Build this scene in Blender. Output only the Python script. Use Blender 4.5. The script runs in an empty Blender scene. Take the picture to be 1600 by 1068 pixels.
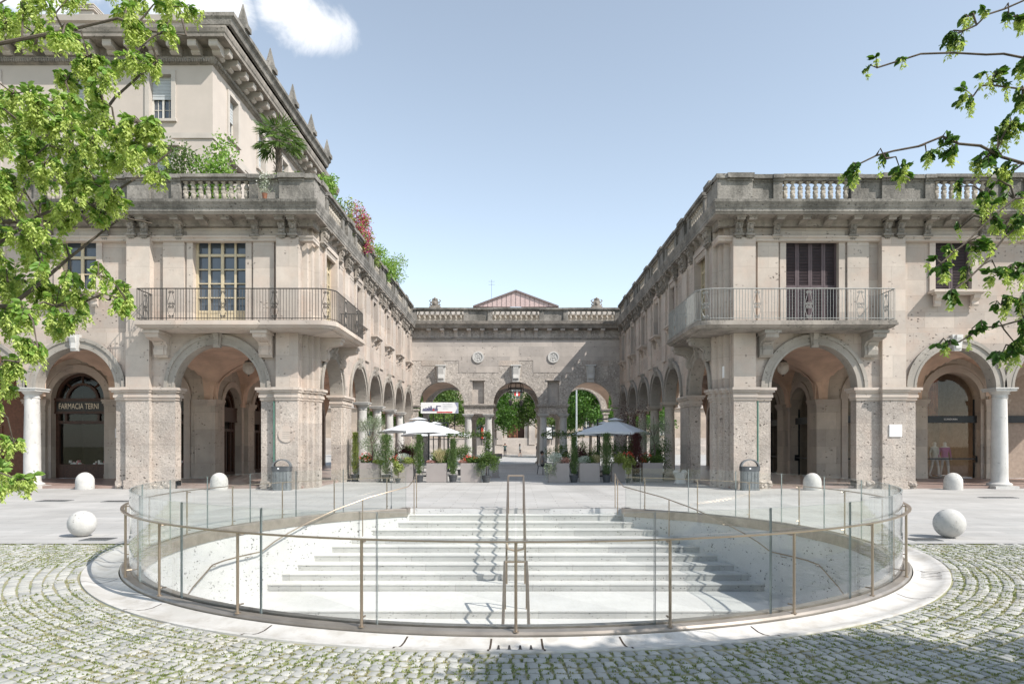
import bpy, bmesh, math, random
import numpy as np
from math import radians, sin, cos, pi, sqrt, atan2
from mathutils import Vector
random.seed(7); rng = np.random.default_rng(7)
S = bpy.context.scene; COL = S.collection
# ---------------------------------------------------------------- camera
FPX, CX, HY, EYE = 1060.0, 806.0, 692.0, 1.75
cd = bpy.data.cameras.new('camera'); cam = bpy.data.objects.new('camera', cd); COL.objects.link(cam)
cam.location = (0, 0, EYE); cam.rotation_euler = (radians(90), 0, 0)
cd.sensor_width = 36; cd.lens = 36*FPX/1600; cd.shift_x = -6/1600; cd.shift_y = 158/1600
cd.clip_start = .05; cd.clip_end = 2000
S.camera = cam
# ---------------------------------------------------------------- sky, sun, exposure
SUNV = Vector((.87, -.55, 1.0)).normalized()
EL = math.asin(SUNV.z); AZ = atan2(SUNV.x, SUNV.y)
W = bpy.data.worlds.new('World'); S.world = W; W.use_nodes = True
wn, wl = W.node_tree.nodes, W.node_tree.links
wn.clear()
wo = wn.new('ShaderNodeOutputWorld'); bg = wn.new('ShaderNodeBackground')
sky = wn.new('ShaderNodeTexSky'); sky.sky_type = 'NISHITA'; sky.sun_disc = False
sky.sun_elevation = EL; sky.sun_rotation = AZ; sky.air_density = 1.0; sky.dust_density = .4; sky.ozone_density = 1.0
SKY_STR = .15
hs = wn.new('ShaderNodeHueSaturation'); hs.inputs['Saturation'].default_value = .56; hs.inputs['Value'].default_value = 1.25
tn = wn.new('ShaderNodeMix'); tn.data_type = 'RGBA'; tn.blend_type = 'MULTIPLY'; tn.inputs['Factor'].default_value = 1; tn.inputs['B'].default_value = (.925, .98, .985, 1)
wl.new(sky.outputs[0], hs.inputs['Color']); wl.new(hs.outputs[0], tn.inputs['A'])
# drifting clouds, laid out on the direction of view of the sky itself
tc = wn.new('ShaderNodeTexCoord')
def cloud_mask(cx_, cz_, rx, rz, soft=.55):
    d = Vector((cx_, 1, cz_)).normalized()
    right = Vector((0, 0, 1)).cross(d).normalized()*-1; up = right.cross(d)*-1
    def dot(v):
        n = wn.new('ShaderNodeVectorMath'); n.operation = 'DOT_PRODUCT'; n.inputs[1].default_value = v
        wl.new(tc.outputs['Generated'], n.inputs[0]); return n.outputs['Value']
    def mth(op, a, b=None):
        n = wn.new('ShaderNodeMath'); n.operation = op
        for i, q in enumerate((a, b)):
            if q is None: continue
            if isinstance(q, (int, float)): n.inputs[i].default_value = q
            else: wl.new(q, n.inputs[i])
        return n.outputs[0]
    a = mth('POWER', mth('ABSOLUTE', mth('DIVIDE', dot(right), rx)), 2.0)
    b = mth('POWER', mth('ABSOLUTE', mth('DIVIDE', dot(up), rz)), 2.0)
    f = mth('GREATER_THAN', dot(d), 0.0)
    return mth('MULTIPLY', mth('MAXIMUM', mth('SUBTRACT', 1.0, mth('ADD', a, b)), 0.0), f), mth
masks = []
for (px, py, rx, rz) in ((500, 40, .066, .052), (455, 0, .055, .05), (335, 6, .055, .045), (270, -4, .09, .05), (190, -8, .10, .045), (60, -5, .14, .03)):
    m_, mth = cloud_mask((px-CX)/FPX, (HY-py)/FPX, rx, rz); masks.append(m_)
tot = masks[0]
for m_ in masks[1:]: tot = mth('MAXIMUM', tot, m_)
no = wn.new('ShaderNodeTexNoise'); no.inputs['Scale'].default_value = 9; no.inputs['Detail'].default_value = 10; no.inputs['Roughness'].default_value = .62
no.inputs['Distortion'].default_value = .5
wl.new(tc.outputs['Generated'], no.inputs['Vector'])
cm = mth('SUBTRACT', mth('ADD', mth('MULTIPLY', tot, 1.9), mth('MULTIPLY', no.outputs['Fac'], 4.6)), 3.2)
mr = wn.new('ShaderNodeMapRange'); mr.interpolation_type = 'SMOOTHSTEP'; mr.inputs['From Min'].default_value = .0; mr.inputs['From Max'].default_value = .45
# unseen bright cloud added behind the camera to raise the fill on shaded faces
spx = wn.new('ShaderNodeSeparateXYZ'); wl.new(tc.outputs['Generated'], spx.inputs[0])
bk = wn.new('ShaderNodeMapRange'); bk.inputs['From Min'].default_value = .1; bk.inputs['From Max'].default_value = -.4; wl.new(spx.outputs[1], bk.inputs['Value'])
cm = mth('ADD', cm, mth('MULTIPLY', bk.outputs[0], .45))
wl.new(cm, mr.inputs['Value'])
mr.inputs['From Min'].default_value = .0; mr.inputs['From Max'].default_value = 1.3
mx = wn.new('ShaderNodeMix'); mx.data_type = 'RGBA'; mx.inputs['B'].default_value = (6.2, 6.3, 6.5, 1)
wl.new(mr.outputs[0], mx.inputs['Factor']); wl.new(tn.outputs['Result'], mx.inputs['A'])
wl.new(mx.outputs['Result'], bg.inputs['Color']); bg.inputs['Strength'].default_value = SKY_STR
wl.new(bg.outputs[0], wo.inputs[0])
sd = bpy.data.lights.new('sun', 'SUN'); sd.energy = 5.0; sd.angle = radians(.5); sd.color = (1.0, .95, .88)
sun = bpy.data.objects.new('sun', sd); COL.objects.link(sun); sun.rotation_euler = SUNV.to_track_quat('Z', 'Y').to_euler()
sun.location = (30, -25, 40)
S.view_settings.view_transform = 'Standard'; S.view_settings.look = 'None'; S.view_settings.exposure = .36; S.view_settings.gamma = 1
S.render.engine = 'CYCLES'
S.cycles.max_bounces = 8; S.cycles.transparent_max_bounces = 24

# ---------------------------------------------------------------- helpers
def at(px, py, d):                                   # a pixel of the picture, d metres away, as a point
    return Vector(((px-CX)*d/FPX, d, EYE+(HY-py)*d/FPX))
def ID(x, y, z): return (x, y, z)
class MB:
    def __init__(s): s.v = []; s.f = []; s.m = []
    def q(s, pts, m=0):
        b = len(s.v); s.v.extend([tuple(p) for p in pts]); s.f.append(tuple(range(b, b+len(pts)))); s.m.append(m)
    def mesh(s, V, F, m=0):
        b = len(s.v); s.v.extend([tuple(p) for p in V])
        for f in F: s.f.append(tuple(i+b for i in f)); s.m.append(m)
    def box(s, u0, u1, v0, v1, z0, z1, fr=ID, m=0):
        V = [fr(u, v, z) for z in (z0, z1) for v in (v0, v1) for u in (u0, u1)]
        s.mesh(V, [(0,1,3,2), (4,6,7,5), (0,4,5,1), (2,3,7,6), (0,2,6,4), (1,5,7,3)], m)
    def taper(s, u, v, z0, z1, a0, b0, a1, b1, fr=ID, m=0):
        V = [fr(u+i*a/2, v+j*b/2, z) for (z, a, b) in ((z0, a0, b0), (z1, a1, b1)) for j in (-1, 1) for i in (-1, 1)]
        s.mesh(V, [(0,1,3,2), (4,6,7,5), (0,4,5,1), (2,3,7,6), (0,2,6,4), (1,5,7,3)], m)
    def lathe(s, cx, cy, z, prof, n=16, fr=ID, m=0, sq=None):
        V = []
        for (r, h) in prof:
            for i in range(n):
                a = 2*pi*(i+.5)/n; V.append(fr(cx+r*cos(a), cy+r*sin(a), z+h))
        F = [(k*n+i, k*n+(i+1) % n, (k+1)*n+(i+1) % n, (k+1)*n+i) for k in range(len(prof)-1) for i in range(n)]
        F += [tuple(range(n))[::-1], tuple((len(prof)-1)*n+i for i in range(n))]
        s.mesh(V, F, m)
    def tube(s, pts, r, n=6, m=0):
        pts = [Vector(p) for p in pts]; V = []; F = []
        rs = r if isinstance(r, (list, tuple)) else [r]*len(pts)
        for k, p in enumerate(pts):
            t = (pts[min(k+1, len(pts)-1)]-pts[max(k-1, 0)]).normalized()
            a = t.cross(Vector((0, 0, 1)) if abs(t.z) < .95 else Vector((1, 0, 0))).normalized(); b = t.cross(a)
            for i in range(n):
                w = 2*pi*i/n; V.append(p+(a*cos(w)+b*sin(w))*rs[k])
        for k in range(len(pts)-1):
            for i in range(n): F.append((k*n+i, k*n+(i+1) % n, (k+1)*n+(i+1) % n, (k+1)*n+i))
        F += [tuple(range(n))[::-1], tuple((len(pts)-1)*n+i for i in range(n))]
        s.mesh(V, F, m)
    def prism(s, pts, z0, z1, fr=ID, m=0):           # plan polygon extruded up
        n = len(pts); V = [fr(x, y, z0) for x, y in pts]+[fr(x, y, z1) for x, y in pts]
        s.mesh(V, [tuple(range(n))[::-1], tuple(range(n, 2*n))]+[(i, (i+1) % n, n+(i+1) % n, n+i) for i in range(n)], m)
    def plate(s, pts, v0, v1, fr=ID, m=0):            # (u,z) outline extruded in v
        n = len(pts); V = [fr(u, v0, z) for u, z in pts]+[fr(u, v1, z) for u, z in pts]
        s.mesh(V, [tuple(range(n))[::-1], tuple(range(n, 2*n))]+[(i, (i+1) % n, n+(i+1) % n, n+i) for i in range(n)], m)
    def side(s, pts, u0, u1, fr=ID, m=0):             # (v,z) outline extruded in u
        n = len(pts); V = [fr(u0, v, z) for v, z in pts]+[fr(u1, v, z) for v, z in pts]
        s.mesh(V, [tuple(range(n))[::-1], tuple(range(n, 2*n))]+[(i, (i+1) % n, n+(i+1) % n, n+i) for i in range(n)], m)
    def ring(s, c, zc, r0, r1, v0, v1, fr=ID, m=0, a0=0, a1=pi, n=28, drop=0):
        A = [a0+(a1-a0)*i/n for i in range(n+1)]
        P = [[fr(c+r*cos(a), v, zc+r*sin(a)) for a in A] for r in (r0, r1) for v in (v0, v1)]   # r0v0 r0v1 r1v0 r1v1
        for i in range(n):
            s.q([P[0][i], P[0][i+1], P[1][i+1], P[1][i]], m); s.q([P[2][i], P[3][i], P[3][i+1], P[2][i+1]], m)
            s.q([P[1][i], P[1][i+1], P[3][i+1], P[3][i]], m); s.q([P[0][i], P[2][i], P[2][i+1], P[0][i+1]], m)
        for k in (0, n): s.q([P[0][k], P[1][k], P[3][k], P[2][k]], m)
    def sweep(s, line, prof, m=0, cap=True):          # line(o) -> plan points for outward offset o; prof = [(o, z)]
        L = [[(x, y, z) for (x, y) in line(o)] for (o, z) in prof]
        for a in range(len(L)-1):
            for i in range(len(L[0])-1): s.q([L[a][i], L[a][i+1], L[a+1][i+1], L[a+1][i]], m)
        if cap:
            s.q([l[0] for l in L], m); s.q([l[-1] for l in L], m)
    def ball(s, c, rx, ry, rz, n=10, k=7, m=0, jit=0):
        V = []; F = []
        for j in range(k+1):
            t = pi*j/k
            for i in range(n):
                a = 2*pi*i/n; q = 1+random.uniform(-jit, jit) if 0 < j < k else 1
                V.append((c[0]+rx*q*sin(t)*cos(a), c[1]+ry*q*sin(t)*sin(a), c[2]+rz*q*cos(t)))
        for j in range(k):
            for i in range(n): F.append((j*n+i, j*n+(i+1) % n, (j+1)*n+(i+1) % n, (j+1)*n+i))
        s.mesh(V, F, m)
    def build(s, name, mats, parent=None, smooth=False, label=None):
        me = bpy.data.meshes.new(name); me.from_pydata(s.v, [], s.f)
        if not isinstance(mats, (list, tuple)): mats = [mats]
        for m in mats: me.materials.append(m)
        me.polygons.foreach_set('material_index', s.m)
        if smooth:
            me.polygons.foreach_set('use_smooth', [True]*len(s.f))
        bm = bmesh.new(); bm.from_mesh(me); bmesh.ops.remove_doubles(bm, verts=bm.verts, dist=.0004)
        bmesh.ops.recalc_face_normals(bm, faces=bm.faces); bm.to_mesh(me); bm.free()
        if smooth:
            try: me.set_sharp_from_angle(angle=radians(42))
            except Exception: pass
        o = bpy.data.objects.new(name, me); COL.objects.link(o)
        if parent: o.parent = parent; o.location = -Vector(parent.location) if parent.get('world') else (0, 0, 0)
        if label: o['label'] = label
        return o
def tag(o, label=None, cat=None, group=None, kind=None):
    if label: o['label'] = label
    if cat: o['category'] = cat
    if group: o['group'] = group
    if kind: o['kind'] = kind
    return o
def thing(name, label, cat, loc=(0, 0, 0), group=None, rz=0, world=False):
    o = bpy.data.objects.new(name, None); COL.objects.link(o); o.location = loc; o.rotation_euler = (0, 0, rz); o.empty_display_size = .2
    if world: o['world'] = 1          # its parts are modelled in place, in world coordinates
    return tag(o, label, cat, group)
def kids(o): return [c for c in bpy.data.objects if c.parent == o]
def copy_tree(o, parent=None):
    c = o.copy(); COL.objects.link(c)
    if parent: c.parent = parent
    for ch in kids(o): copy_tree(ch, c)
    return c
def wall(mb, fr, u0, u1, z0, z1, th, ops, m=0, lift=(), nseg=26, back=True, ends=True, mr_=None, cap=True):
    """ops: (c, half, sill, spring_or_top, 'arch'|'rect'); lift: (ua, ub, zb) spans that start at zb"""
    mr_ = m if mr_ is None else mr_
    ops = sorted(ops)
    def quad(a, b, za, zb, ta=None, tb=None):
        ta = zb if ta is None else ta; tb = zb if tb is None else tb
        mb.q([fr(a, 0, za), fr(b, 0, za), fr(b, 0, tb), fr(a, 0, ta)], m)
        if back: mb.q([fr(a, -th, za), fr(b, -th, za), fr(b, -th, tb), fr(a, -th, ta)], m)
    def fill(a, b):
        if b-a < 1e-4: return
        zb = z0
        for (ua, ub, zl) in lift:
            if ua-.01 <= a and b <= ub+.01 and zl >= z1: return
            if ua-.01 <= a and b <= ub+.01: zb = max(z0, zl); mb.q([fr(a, 0, zb), fr(b, 0, zb), fr(b, -th, zb), fr(a, -th, zb)], mr_)
        if zb < z1: quad(a, b, zb, z1)
    cur = u0
    for (c, h, sill, sp, kind) in ops:
        fill(cur, c-h); cur = c+h
        lo = max(sill, z0)
        if sill > z0: quad(c-h, c+h, z0, sill); mb.q([fr(c-h, 0, sill), fr(c+h, 0, sill), fr(c+h, -th, sill), fr(c-h, -th, sill)], mr_)
        jt = min(sp, z1)
        for u in (c-h, c+h):
            zb = lo
            for (ua, ub, zl) in lift:
                if ua-.01 <= u <= ub+.01: zb = max(lo, zl)
            if jt > zb: mb.q([fr(u, 0, zb), fr(u, 0, jt), fr(u, -th, jt), fr(u, -th, zb)], mr_)
        if sp >= z1: continue
        if kind == 'rect':
            quad(c-h, c+h, sp, z1); mb.q([fr(c-h, 0, sp), fr(c+h, 0, sp), fr(c+h, -th, sp), fr(c-h, -th, sp)], mr_)
        else:
            P = [(c-h*cos(pi*i/nseg), sp+h*sin(pi*i/nseg)) for i in range(nseg+1)]
            for (a, za), (b, zb) in zip(P, P[1:]):
                mb.q([fr(a, 0, za), fr(b, 0, zb), fr(b, 0, z1), fr(a, 0, z1)], m)
                if back: mb.q([fr(a, -th, za), fr(b, -th, zb), fr(b, -th, z1), fr(a, -th, z1)], m)
                mb.q([fr(a, 0, za), fr(b, 0, zb), fr(b, -th, zb), fr(a, -th, za)], mr_)
    fill(cur, u1)
    if cap: mb.q([fr(u0, 0, z1), fr(u1, 0, z1), fr(u1, -th, z1), fr(u0, -th, z1)], m)
    if ends:
        for u in (u0, u1): mb.q([fr(u, 0, z0), fr(u, 0, z1), fr(u, -th, z1), fr(u, -th, z0)], m)
def leaf_cloud(name, P, D, size, mat, parent=None, width=.5, fold=.25, shape=6, sizes=None, curl=.15):
    """many separate leaf-sized faces: P base points, D axis directions (numpy N,3)"""
    N = len(P); P = np.asarray(P, float); D = np.asarray(D, float)
    D = D/np.maximum(np.linalg.norm(D, axis=1, keepdims=True), 1e-6)
    R = rng.normal(size=(N, 3)); Sd = np.cross(D, R); Sd /= np.maximum(np.linalg.norm(Sd, axis=1, keepdims=True), 1e-6)
    Nn = np.cross(D, Sd)
    L = (sizes if sizes is not None else size*rng.uniform(.6, 1.25, N))[:, None]
    Wd = L*width*.5
    if shape == 6:
        pr = [(0, 0, 0), (.33, -1, 1), (.72, -.72, .9), (1, 0, -curl*3), (.72, .72, .9), (.33, 1, 1)]
        F = np.array([[0, 1, 2, 3], [0, 3, 4, 5]])
    else:
        pr = [(0, 0, 0), (.45, -1, 1), (1, 0, 0), (.45, 1, 1)]
        F = np.array([[0, 1, 2, 3]])
    V = np.stack([P+D*L*a+Sd*Wd*b+Nn*L*fold*.3*c for a, b, c in pr], axis=1).reshape(-1, 3)
    k = len(pr); Fa = (F[None]+(np.arange(N)*k)[:, None, None]).reshape(-1, 4)
    me = bpy.data.meshes.new(name)
    me.vertices.add(len(V)); me.vertices.foreach_set('co', V.ravel())
    me.loops.add(Fa.size); me.loops.foreach_set('vertex_index', Fa.ravel().astype(np.int32))
    me.polygons.add(len(Fa)); me.polygons.foreach_set('loop_start', np.arange(len(Fa), dtype=np.int32)*4)
    me.update(calc_edges=True); me.validate(); me.materials.append(mat)
    o = bpy.data.objects.new(name, me); COL.objects.link(o)
    if parent: o.parent = parent; o.location = -Vector(parent.location) if parent.get('world') else (0, 0, 0)
    return o
def unit(n): 
    a = rng.normal(size=(n, 3)); return a/np.linalg.norm(a, axis=1, keepdims=True)
def blob_pts(c, r, n, shell=.35):
    u = unit(n)*(rng.uniform(shell, 1, n)**.6)[:, None]
    return np.asarray(c)+u*np.asarray(r)
def text_part(name, txt, size, mat, parent, place, depth=.012, align='CENTER', sx=1.0, bold=False):
    """letters as a mesh; place maps (u, depth, z) -> world"""
    cu = bpy.data.curves.new(name, 'FONT'); cu.body = txt; cu.size = size; cu.extrude = depth; cu.align_x = align; cu.align_y = 'CENTER'
    if bold: cu.offset = size*.02
    ob = bpy.data.objects.new(name, cu); COL.objects.link(ob); dg = bpy.context.evaluated_depsgraph_get()
    me = bpy.data.meshes.new_from_object(ob.evaluated_get(dg)); bpy.data.objects.remove(ob); bpy.data.curves.remove(cu)
    me.name = name
    for v in me.vertices: v.co = place(v.co.x*sx, v.co.z, v.co.y)
    me.materials.clear(); me.materials.append(mat)
    o = bpy.data.objects.new(name, me); COL.objects.link(o)
    if parent: o.parent = parent
    return o

# ---------------------------------------------------------------- materials
class NT:
    def __init__(s, name):
        s.mat = bpy.data.materials.new(name); s.mat.use_nodes = True; s.n = s.mat.node_tree.nodes; s.l = s.mat.node_tree.links
        s.b = s.n['Principled BSDF']; s.out = s.n['Material Output']
    def new(s, t, **kw):
        n = s.n.new('ShaderNode'+t)
        for k, v in kw.items():
            if k in n.inputs.keys(): s.set(n.inputs[k], v)
            else: setattr(n, k, v)
        return n
    def set(s, inp, v):
        if hasattr(v, 'is_output'): s.l.new(v, inp)
        else:
            if isinstance(v, tuple) and len(v) == 3 and inp.type == 'RGBA': v = (*v, 1)
            inp.default_value = v
    def math(s, op, a, b=0.0, clamp=False):
        n = s.n.new('ShaderNodeMath'); n.operation = op; n.use_clamp = clamp; s.set(n.inputs[0], a); s.set(n.inputs[1], b); return n.outputs[0]
    def mix(s, f, a, b, blend='MIX'):
        n = s.n.new('ShaderNodeMix'); n.data_type = 'RGBA'; n.blend_type = blend
        s.set(n.inputs['Factor'], f); s.set(n.inputs['A'], a); s.set(n.inputs['B'], b); return n.outputs['Result']
    def rng(s, v, a, b, c=0.0, d=1.0):
        n = s.n.new('ShaderNodeMapRange'); n.interpolation_type = 'SMOOTHSTEP'; s.set(n.inputs[0], v)
        for i, q in enumerate((a, b, c, d)): n.inputs[i+1].default_value = q
        return n.outputs[0]
    def pos(s): 
        if not hasattr(s, '_p'): s._p = s.n.new('ShaderNodeNewGeometry')
        return s._p.outputs['Position']
    def island(s): s.pos(); return s._p.outputs['Random Per Island']
    def noise(s, sc, det=4, ro=.55, vec=None, dist=0): 
        return s.new('TexNoise', Vector=vec or s.pos(), Scale=sc, Detail=det, Roughness=ro, Distortion=dist).outputs['Fac']
    def scale(s, v, k):
        n = s.n.new('ShaderNodeVectorMath'); n.operation = 'MULTIPLY'; s.set(n.inputs[0], v); n.inputs[1].default_value = k; return n.outputs[0]
    def bump(s, h, st=.3, d=.02):
        n = s.new('Bump', Strength=st, Distance=d, Height=h)
        if s.b.inputs['Normal'].is_linked: s.l.new(s.b.inputs['Normal'].links[0].from_socket, n.inputs['Normal'])
        s.l.new(n.outputs[0], s.b.inputs['Normal'])
    def fin(s, col, ro=.8, met=0, spec=.3):
        s.set(s.b.inputs['Base Color'], col); s.set(s.b.inputs['Roughness'], ro); s.b.inputs['Metallic'].default_value = met
        s.b.inputs['Specular IOR Level'].default_value = spec
        return s.mat
def simple(name, col, ro=.6, met=0, spec=.4, var=.12, sc=6, bump=0):
    t = NT(name); n = t.noise(sc, 5)
    d = tuple(c*(1-var) for c in col); l = tuple(min(1, c*(1+var)) for c in col)
    c = t.mix(t.rng(n, .3, .7), d, l)
    if bump: t.bump(t.noise(sc*6, 5), bump, .01)
    return t.fin(c, ro, met, spec)
def stone(name, col, var=.10, pit=0.6, pitsc=9, mask=(.48, .62), rough_bump=.25, blocks=None, grime=0, grimecol=(.09, .085, .075), pebble=0, pink=0, psc=(24.0, 11.0)):
    t = NT(name); p = t.pos()
    big = t.noise(.55, 5, .6); mid = t.noise(3.2, 6, .65)
    c = t.mix(t.rng(big, .3, .7), tuple(x*(1-var) for x in col), tuple(x*(1+var) for x in col))
    if pink: c = t.mix(t.math('MULTIPLY', t.rng(t.noise(1.3, 3), .45, .7), pink), c, (col[0]*1.03, col[1]*.9, col[2]*.84))
    c = t.mix(t.math('MULTIPLY', t.rng(mid, .35, .75), .22), c, tuple(x*.72 for x in col))
    fine = t.noise(38, 3, .7)
    c = t.mix(t.math('MULTIPLY', t.rng(fine, .5, .75), .16), c, tuple(x*.6 for x in col))
    if blocks:
        sp = t.new('SeparateXYZ', Vector=p); uu = t.math('ADD', sp.outputs[0], sp.outputs[1])
        cb = t.new('CombineXYZ', X=uu, Y=sp.outputs[2])
        br = t.new('TexBrick', Vector=cb.outputs[0], Scale=1.0, Color1=(.84, .84, .84), Color2=(1.08, 1.07, 1.05), Mortar=(.72, .7, .68)); br.inputs['Mortar Size'].default_value = .006
        br.inputs['Brick Width'].default_value = blocks[0]; br.inputs['Row Height'].default_value = blocks[1]; br.offset = .43; br.inputs['Bias'].default_value = -.1
        c = t.mix(1.0, c, br.outputs['Color'], 'MULTIPLY'); t.bump(br.outputs['Fac'], -.5, .01) if False else None
    if pebble:
        v = t.new('TexVoronoi', Vector=p, Scale=psc[0]); w = t.new('TexVoronoi', Vector=p, Scale=psc[1])
        sep = t.new('SeparateColor', Color=v.outputs['Color']); 
        c = t.mix(t.math('MULTIPLY', t.rng(sep.outputs[0], .5, 1), pebble*.55), c, tuple(x*.45 for x in col))
        c = t.mix(t.math('MULTIPLY', t.rng(sep.outputs[1], .7, 1), pebble*.5), c, tuple(min(1, x*1.45) for x in col))
        t.bump(v.outputs['Distance'], .5*pebble, .02); t.bump(w.outputs['Distance'], .4*pebble, .03)
    if pit:
        dv = t.new('VectorMath'); 
        nz = t.new('TexNoise', Vector=p, Scale=7.0, Detail=3.0)
        ad = t.n.new('ShaderNodeVectorMath'); ad.operation = 'MULTIPLY_ADD'; t.l.new(nz.outputs['Color'], ad.inputs[0]); ad.inputs[1].default_value = (.14, .14, .14); t.l.new(p, ad.inputs[2])
        vo = t.new('TexVoronoi', Vector=t.scale(ad.outputs[0], (1, 1, 1.5)), Scale=float(pitsc))
        sz = t.new('SeparateColor', Color=vo.outputs['Color'])
        thr = t.math('MULTIPLY', t.math('POWER', sz.outputs[0], 2.3), .40)
        pm = t.rng(t.math('SUBTRACT', thr, vo.outputs['Distance']), -.02, .05)
        mk = t.rng(t.noise(1.5, 4, .6), mask[0], mask[1])
        pm = t.math('MULTIPLY', pm, mk)
        c = t.mix(t.math('MULTIPLY', pm, pit), c, tuple(x*.16 for x in col))
        t.bump(t.math('SUBTRACT', 1.0, pm), .9, .03)
    if grime:
        g = t.noise(1.1, 8, .72, vec=t.scale(p, (1, 1, .55))); g2 = t.noise(14, 5, .7)
        gm = t.math('MULTIPLY', t.rng(g, .38, .62), t.rng(g2, .25, .6, .45, 1.0))
        c = t.mix(t.math('MULTIPLY', gm, grime), c, grimecol)
    t.bump(mid, rough_bump, .02); t.bump(fine, rough_bump, .006)
    return t.fin(c, .88, 0, .2)
M = {}
M['trav'] = stone('warm_travertine_blocks', (.475, .41, .36), pit=.8, pitsc=8, mask=(.46, .62), blocks=(1.15, .62), grime=.10, pink=.5)
M['travp'] = stone('smooth_travertine', (.50, .437, .385), pit=.75, pitsc=8, mask=(.5, .66), blocks=(3.1, .85), grime=.10, pink=.4)
M['ceppo'] = stone('pitted_ceppo_stone', (.46, .405, .36), var=.18, blocks=(1.3, .84), pit=.75, pitsc=8, mask=(.38, .56), rough_bump=.9, grime=.2, pebble=.6, pink=.3)
M['ceppog'] = stone('grey_pebble_ceppo', (.46, .415, .375), var=.12, psc=(11.0, 5.0), pit=.5, pitsc=12, mask=(.35, .55), rough_bump=.5, grime=.10, pebble=1.0, blocks=(1.3, 1.1))
M['far'] = stone('far_wall_smooth', (.49, .44, .40), pit=.7, pitsc=7, mask=(.46, .62), blocks=(1.6, .75), grime=.12)
M['corn'] = stone('weathered_cornice_stone', (.315, .28, .245), pit=.6, pitsc=9, mask=(.4, .56), grime=.62)
M['rail'] = stone('lichen_darkened_stone', (.27, .25, .225), var=.2, pit=.6, pitsc=11, mask=(.36, .55), grime=.75, pebble=.5, grimecol=(.065, .062, .055))
M['balus'] = stone('pale_baluster_stone', (.42, .375, .32), pit=.2, mask=(.5, .7), grime=.28)
M['arch'] = stone('grey_archivolt_stone', (.33, .30, .265), var=.14, pit=.6, pitsc=9, mask=(.4, .56), grime=.25)
M['inner'] = stone('arcade_inner_stone', (.50, .44, .38), pit=.6, pitsc=8, mask=(.45, .6), blocks=(1.2, .8), grime=.15)
M['white'] = stone('pale_marble_column', (.53, .515, .49), var=.09, pit=.1, grime=.22, rough_bump=.1)
M['keyst'] = stone('white_keystone_marble', (.54, .525, .50), var=.07, pit=0, grime=.06, rough_bump=.1)
M['vault'] = simple('pinkish_vault_plaster', (.62, .45, .345), .95, var=.14, sc=1.2, bump=.1)
M['stucco'] = simple('pale_rose_stucco', (.46, .405, .36), .93, var=.05, sc=.8, bump=.05)
M['trim'] = simple('stucco_window_trim', (.43, .39, .35), .9, var=.06, sc=1.5)
M['roofdark'] = simple('flat_roof_gravel', (.2, .19, .18), .95)
M['bronze'] = simple('satin_bronze_metal', (.36, .29, .225), .36, met=.85, var=.1, sc=3)
M['bronzed'] = simple('dark_bronze_curb', (.30, .265, .23), .42, met=.6, var=.14, sc=4)
M['iron'] = simple('dark_wrought_iron', (.07, .065, .06), .55, met=.5)
M['irongrey'] = simple('grey_green_iron_paint', (.30, .30, .285), .55, met=.2)
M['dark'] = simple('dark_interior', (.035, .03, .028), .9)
M['wood'] = simple('dark_brown_shop_wood', (.06, .028, .018), .4, var=.3, sc=14)
M['doorwood'] = simple('brown_door_wood', (.18, .075, .04), .5, var=.2, sc=9)
M['yellow'] = simple('ochre_painted_frame', (.50, .42, .29), .55, var=.06)
M['shutter'] = simple('plum_brown_shutter_paint', (.085, .06, .065), .6, var=.12)
M['blind'] = simple('grey_roller_blind', (.42, .44, .45), .6, var=.04)
M['frame'] = simple('pale_window_frame', (.55, .52, .47), .5, var=.05)
M['anth'] = simple('anthracite_metal', (.03, .033, .037), .4, met=.4)
M['bin'] = simple('grey_cast_bin_metal', (.17, .18, .185), .5, met=.3, var=.15)
M['plastic'] = simple('charcoal_pot_plastic', (.06, .063, .068), .5)
M['taupe'] = simple('taupe_planter_laminate', (.30, .265, .25), .45, var=.04, sc=2)
M['canvas'] = simple('light_grey_parasol_canvas', (.62, .64, .67), .9, var=.03, sc=3)
M['alu'] = simple('brushed_aluminium', (.6, .61, .62), .35, met=.8)
M['paper'] = simple('white_panel', (.78, .78, .78), .5, var=.02)
M['green_pipe'] = simple('verdigris_downpipe', (.10, .19, .15), .5, met=.3)
M['soil'] = simple('dark_soil', (.05, .035, .025), .95)
M['red'] = simple('red_paint', (.55, .05, .04), .5)
M['gold'] = simple('pale_gold_letters', (.62, .52, .40), .4, met=.4)
M['copper'] = simple('copper_curtain', (.55, .26, .15), .4, met=.1, var=.25, sc=3)
def glassmat(name, tint, refl=1.0, blend=.1):
    t = NT(name); t.n.remove(t.b)
    tr = t.new('BsdfTransparent', Color=tint); gl = t.new('BsdfGlossy', Roughness=.01, Color=(1, 1, 1)); t.pos()
    dp = t.n.new('ShaderNodeVectorMath'); dp.operation = 'DOT_PRODUCT'; t.l.new(t._p.outputs['Normal'], dp.inputs[0]); t.l.new(t._p.outputs['Incoming'], dp.inputs[1])
    fres = t.math('ADD', .035, t.math('MULTIPLY', .9, t.math('POWER', t.math('SUBTRACT', 1.0, t.math('ABSOLUTE', dp.outputs['Value']), True), 5.0)))
    mx_ = t.n.new('ShaderNodeMixShader'); t.set(mx_.inputs[0], t.math('MULTIPLY', fres, refl, True)); t.l.new(tr.outputs[0], mx_.inputs[1]); t.l.new(gl.outputs[0], mx_.inputs[2])
    t.l.new(mx_.outputs[0], t.out.inputs[0]); return t.mat
M['glass'] = glassmat('clear_railing_glass', (.965, .978, .972), 1.15)
M['edge'] = simple('green_glass_edge', (.21, .24, .235), .3)
M['pane'] = glassmat('shop_window_glass', (.85, .85, .83), 1.0)
def darkpane():
    t = NT('dark_reflecting_pane'); return t.fin((.075, .09, .11), .06, 0, .9)
M['wpane'] = darkpane()
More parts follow.
